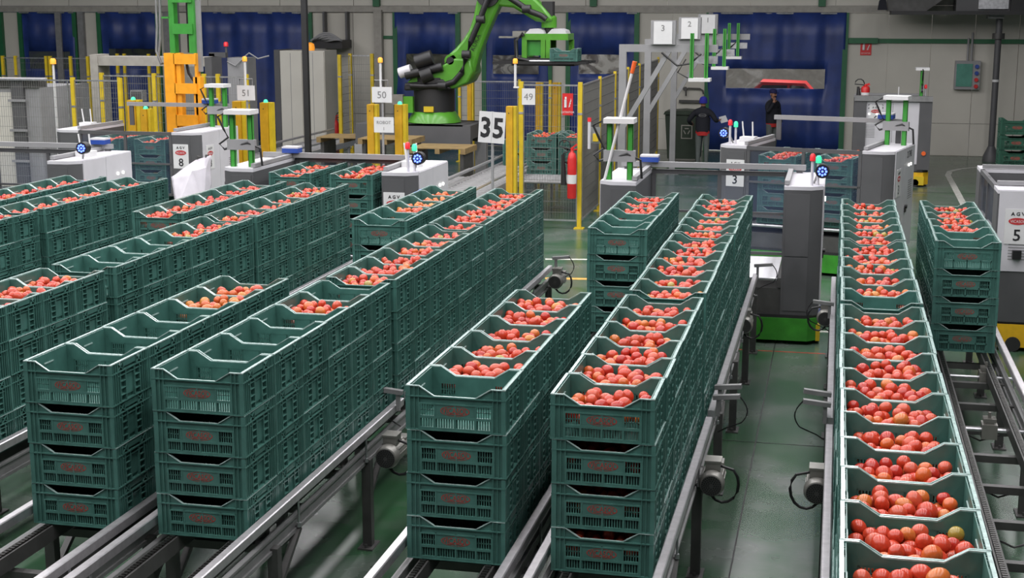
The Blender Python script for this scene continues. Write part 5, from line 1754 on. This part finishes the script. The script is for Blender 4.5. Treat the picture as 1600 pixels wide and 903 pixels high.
# wheeled waste bin behind the first worker
p = at(1070, 200, Y=38.6)
t = thing('waste_bin', 'dark green wheeled waste bin with a recycling notice', 'bin', (p.x, 38.6, 0))
MB().prism([(-0.42, 0.08), (0.42, 0.08), (0.50, 1.25), (-0.50, 1.25)], -0.35, 0.40).build('body', 'bin_green', t)
MB().prism([(-0.54, 1.26), (0.54, 1.26), (0.50, 1.34), (0.0, 1.38), (-0.50, 1.34)], -0.40, 0.44).build('lid', 'bin_green', t)
for x in (-0.36, 0.36):
    MB().cyl((x - 0.03, -0.2, 0.08), (x + 0.03, -0.2, 0.08), 0.08, 12).build('wheel', 'rubber', t)
s = MB().box(-0.06, -0.366, 0.62, 0.24, -0.36, 0.99).build('notice', 'beam', t)
MB().box(-0.035, -0.369, 0.645, 0.215, -0.366, 0.965).build('notice_field', 'bin_green', s)
rc = MB()
for k in range(3):
    a = math.radians(90 + 120 * k)
    c = Vector((0.09, -0.371, 0.83))
    pa, pb = math.radians(90 + 120 * k - 40), math.radians(90 + 120 * k + 40)
    rc.bar(c + Vector((0.085 * math.cos(pa), 0, 0.085 * math.sin(pa))), c + Vector((0.085 * math.cos(pb), 0, 0.085 * math.sin(pb))), 0.006, 0.028)
rc.build('recycling_symbol', 'beam', s)
p = at(1072, 140, Y=YW - 0.1)
t = thing('wall_pipe', 'dark bent pipe with valve on the far wall beside the large curtain', 'pipe', (p.x, YW - 0.1, p.z))
MB().tube([(0, 0, -0.18), (0, 0, 0.02), (0.06, 0, 0.04), (0.40, 0, 0.03), (0.48, 0, -0.02), (0.5, 0, -0.12)], 0.022, 8).build('pipe', 'frame', t)
MB().cyl((-0.03, -0.03, 0.02), (-0.03, 0.08, 0.02), 0.06, 10).build('valve', 'frame', t)
MB().box(-0.2, 0.0, -0.38, 0.5, 0.08, -0.30).build('shelf_bracket', 'frame', t)

# red car in the yard, seen through the large curtain's clear sheet
yard = MB().box(-30, 41.7, -0.25, 16, 60, -0.02).build('outside_ground', 'frame_mid')
tag(yard, kind='structure')
yw = MB().box(-30, 56, -0.02, 16, 56.3, 9).build('outside_wall', 'beam')
tag(yw, kind='structure')
cp = at(1205, 130, Y=44.3)
t = thing('parked_car', 'red car parked outside behind the large curtain window', 'car', (cp.x + 0.75, 44.3, 0))
t.scale = (0.80, 1.0, 1.20)
MB().prism([(-2.1, 0.35), (2.15, 0.35), (2.2, 0.75), (1.95, 0.95), (1.0, 1.08), (0.35, 1.55), (-1.3, 1.58), (-2.0, 1.1), (-2.15, 0.8)], -0.85, 0.85).build('body', 'red', t)
MB().prism([(0.85, 1.08), (0.30, 1.48), (-0.2, 1.5), (-0.2, 1.08)], -0.87, -0.85).prism([(-0.3, 1.08), (-0.3, 1.5), (-1.2, 1.5), (-1.75, 1.1)], -0.87, -0.85).build('side_window', 'black', t)
for x in (-1.35, 1.35):
    MB().cyl((x, -0.88, 0.33), (x, -0.6, 0.33), 0.33, 18).build('wheel', 'rubber', t)
    MB().cyl((x, 0.6, 0.33), (x, 0.88, 0.33), 0.33, 18).build('wheel', 'rubber', t)
# ------------------------------------------------------------------ the masses that are past counting
o = put('tomatoes', big_mesh('tomatoes', big_v, big_f, big_m, TOM))
tag(o, 'heaps of red and orange tomatoes filling the further crates', 'tomato', None, 'stuff')
stuff_crates(HIDDEN)
print('crates', N_CRATE[0], 'hidden', len(HIDDEN), 'tomatoes', len(TL))
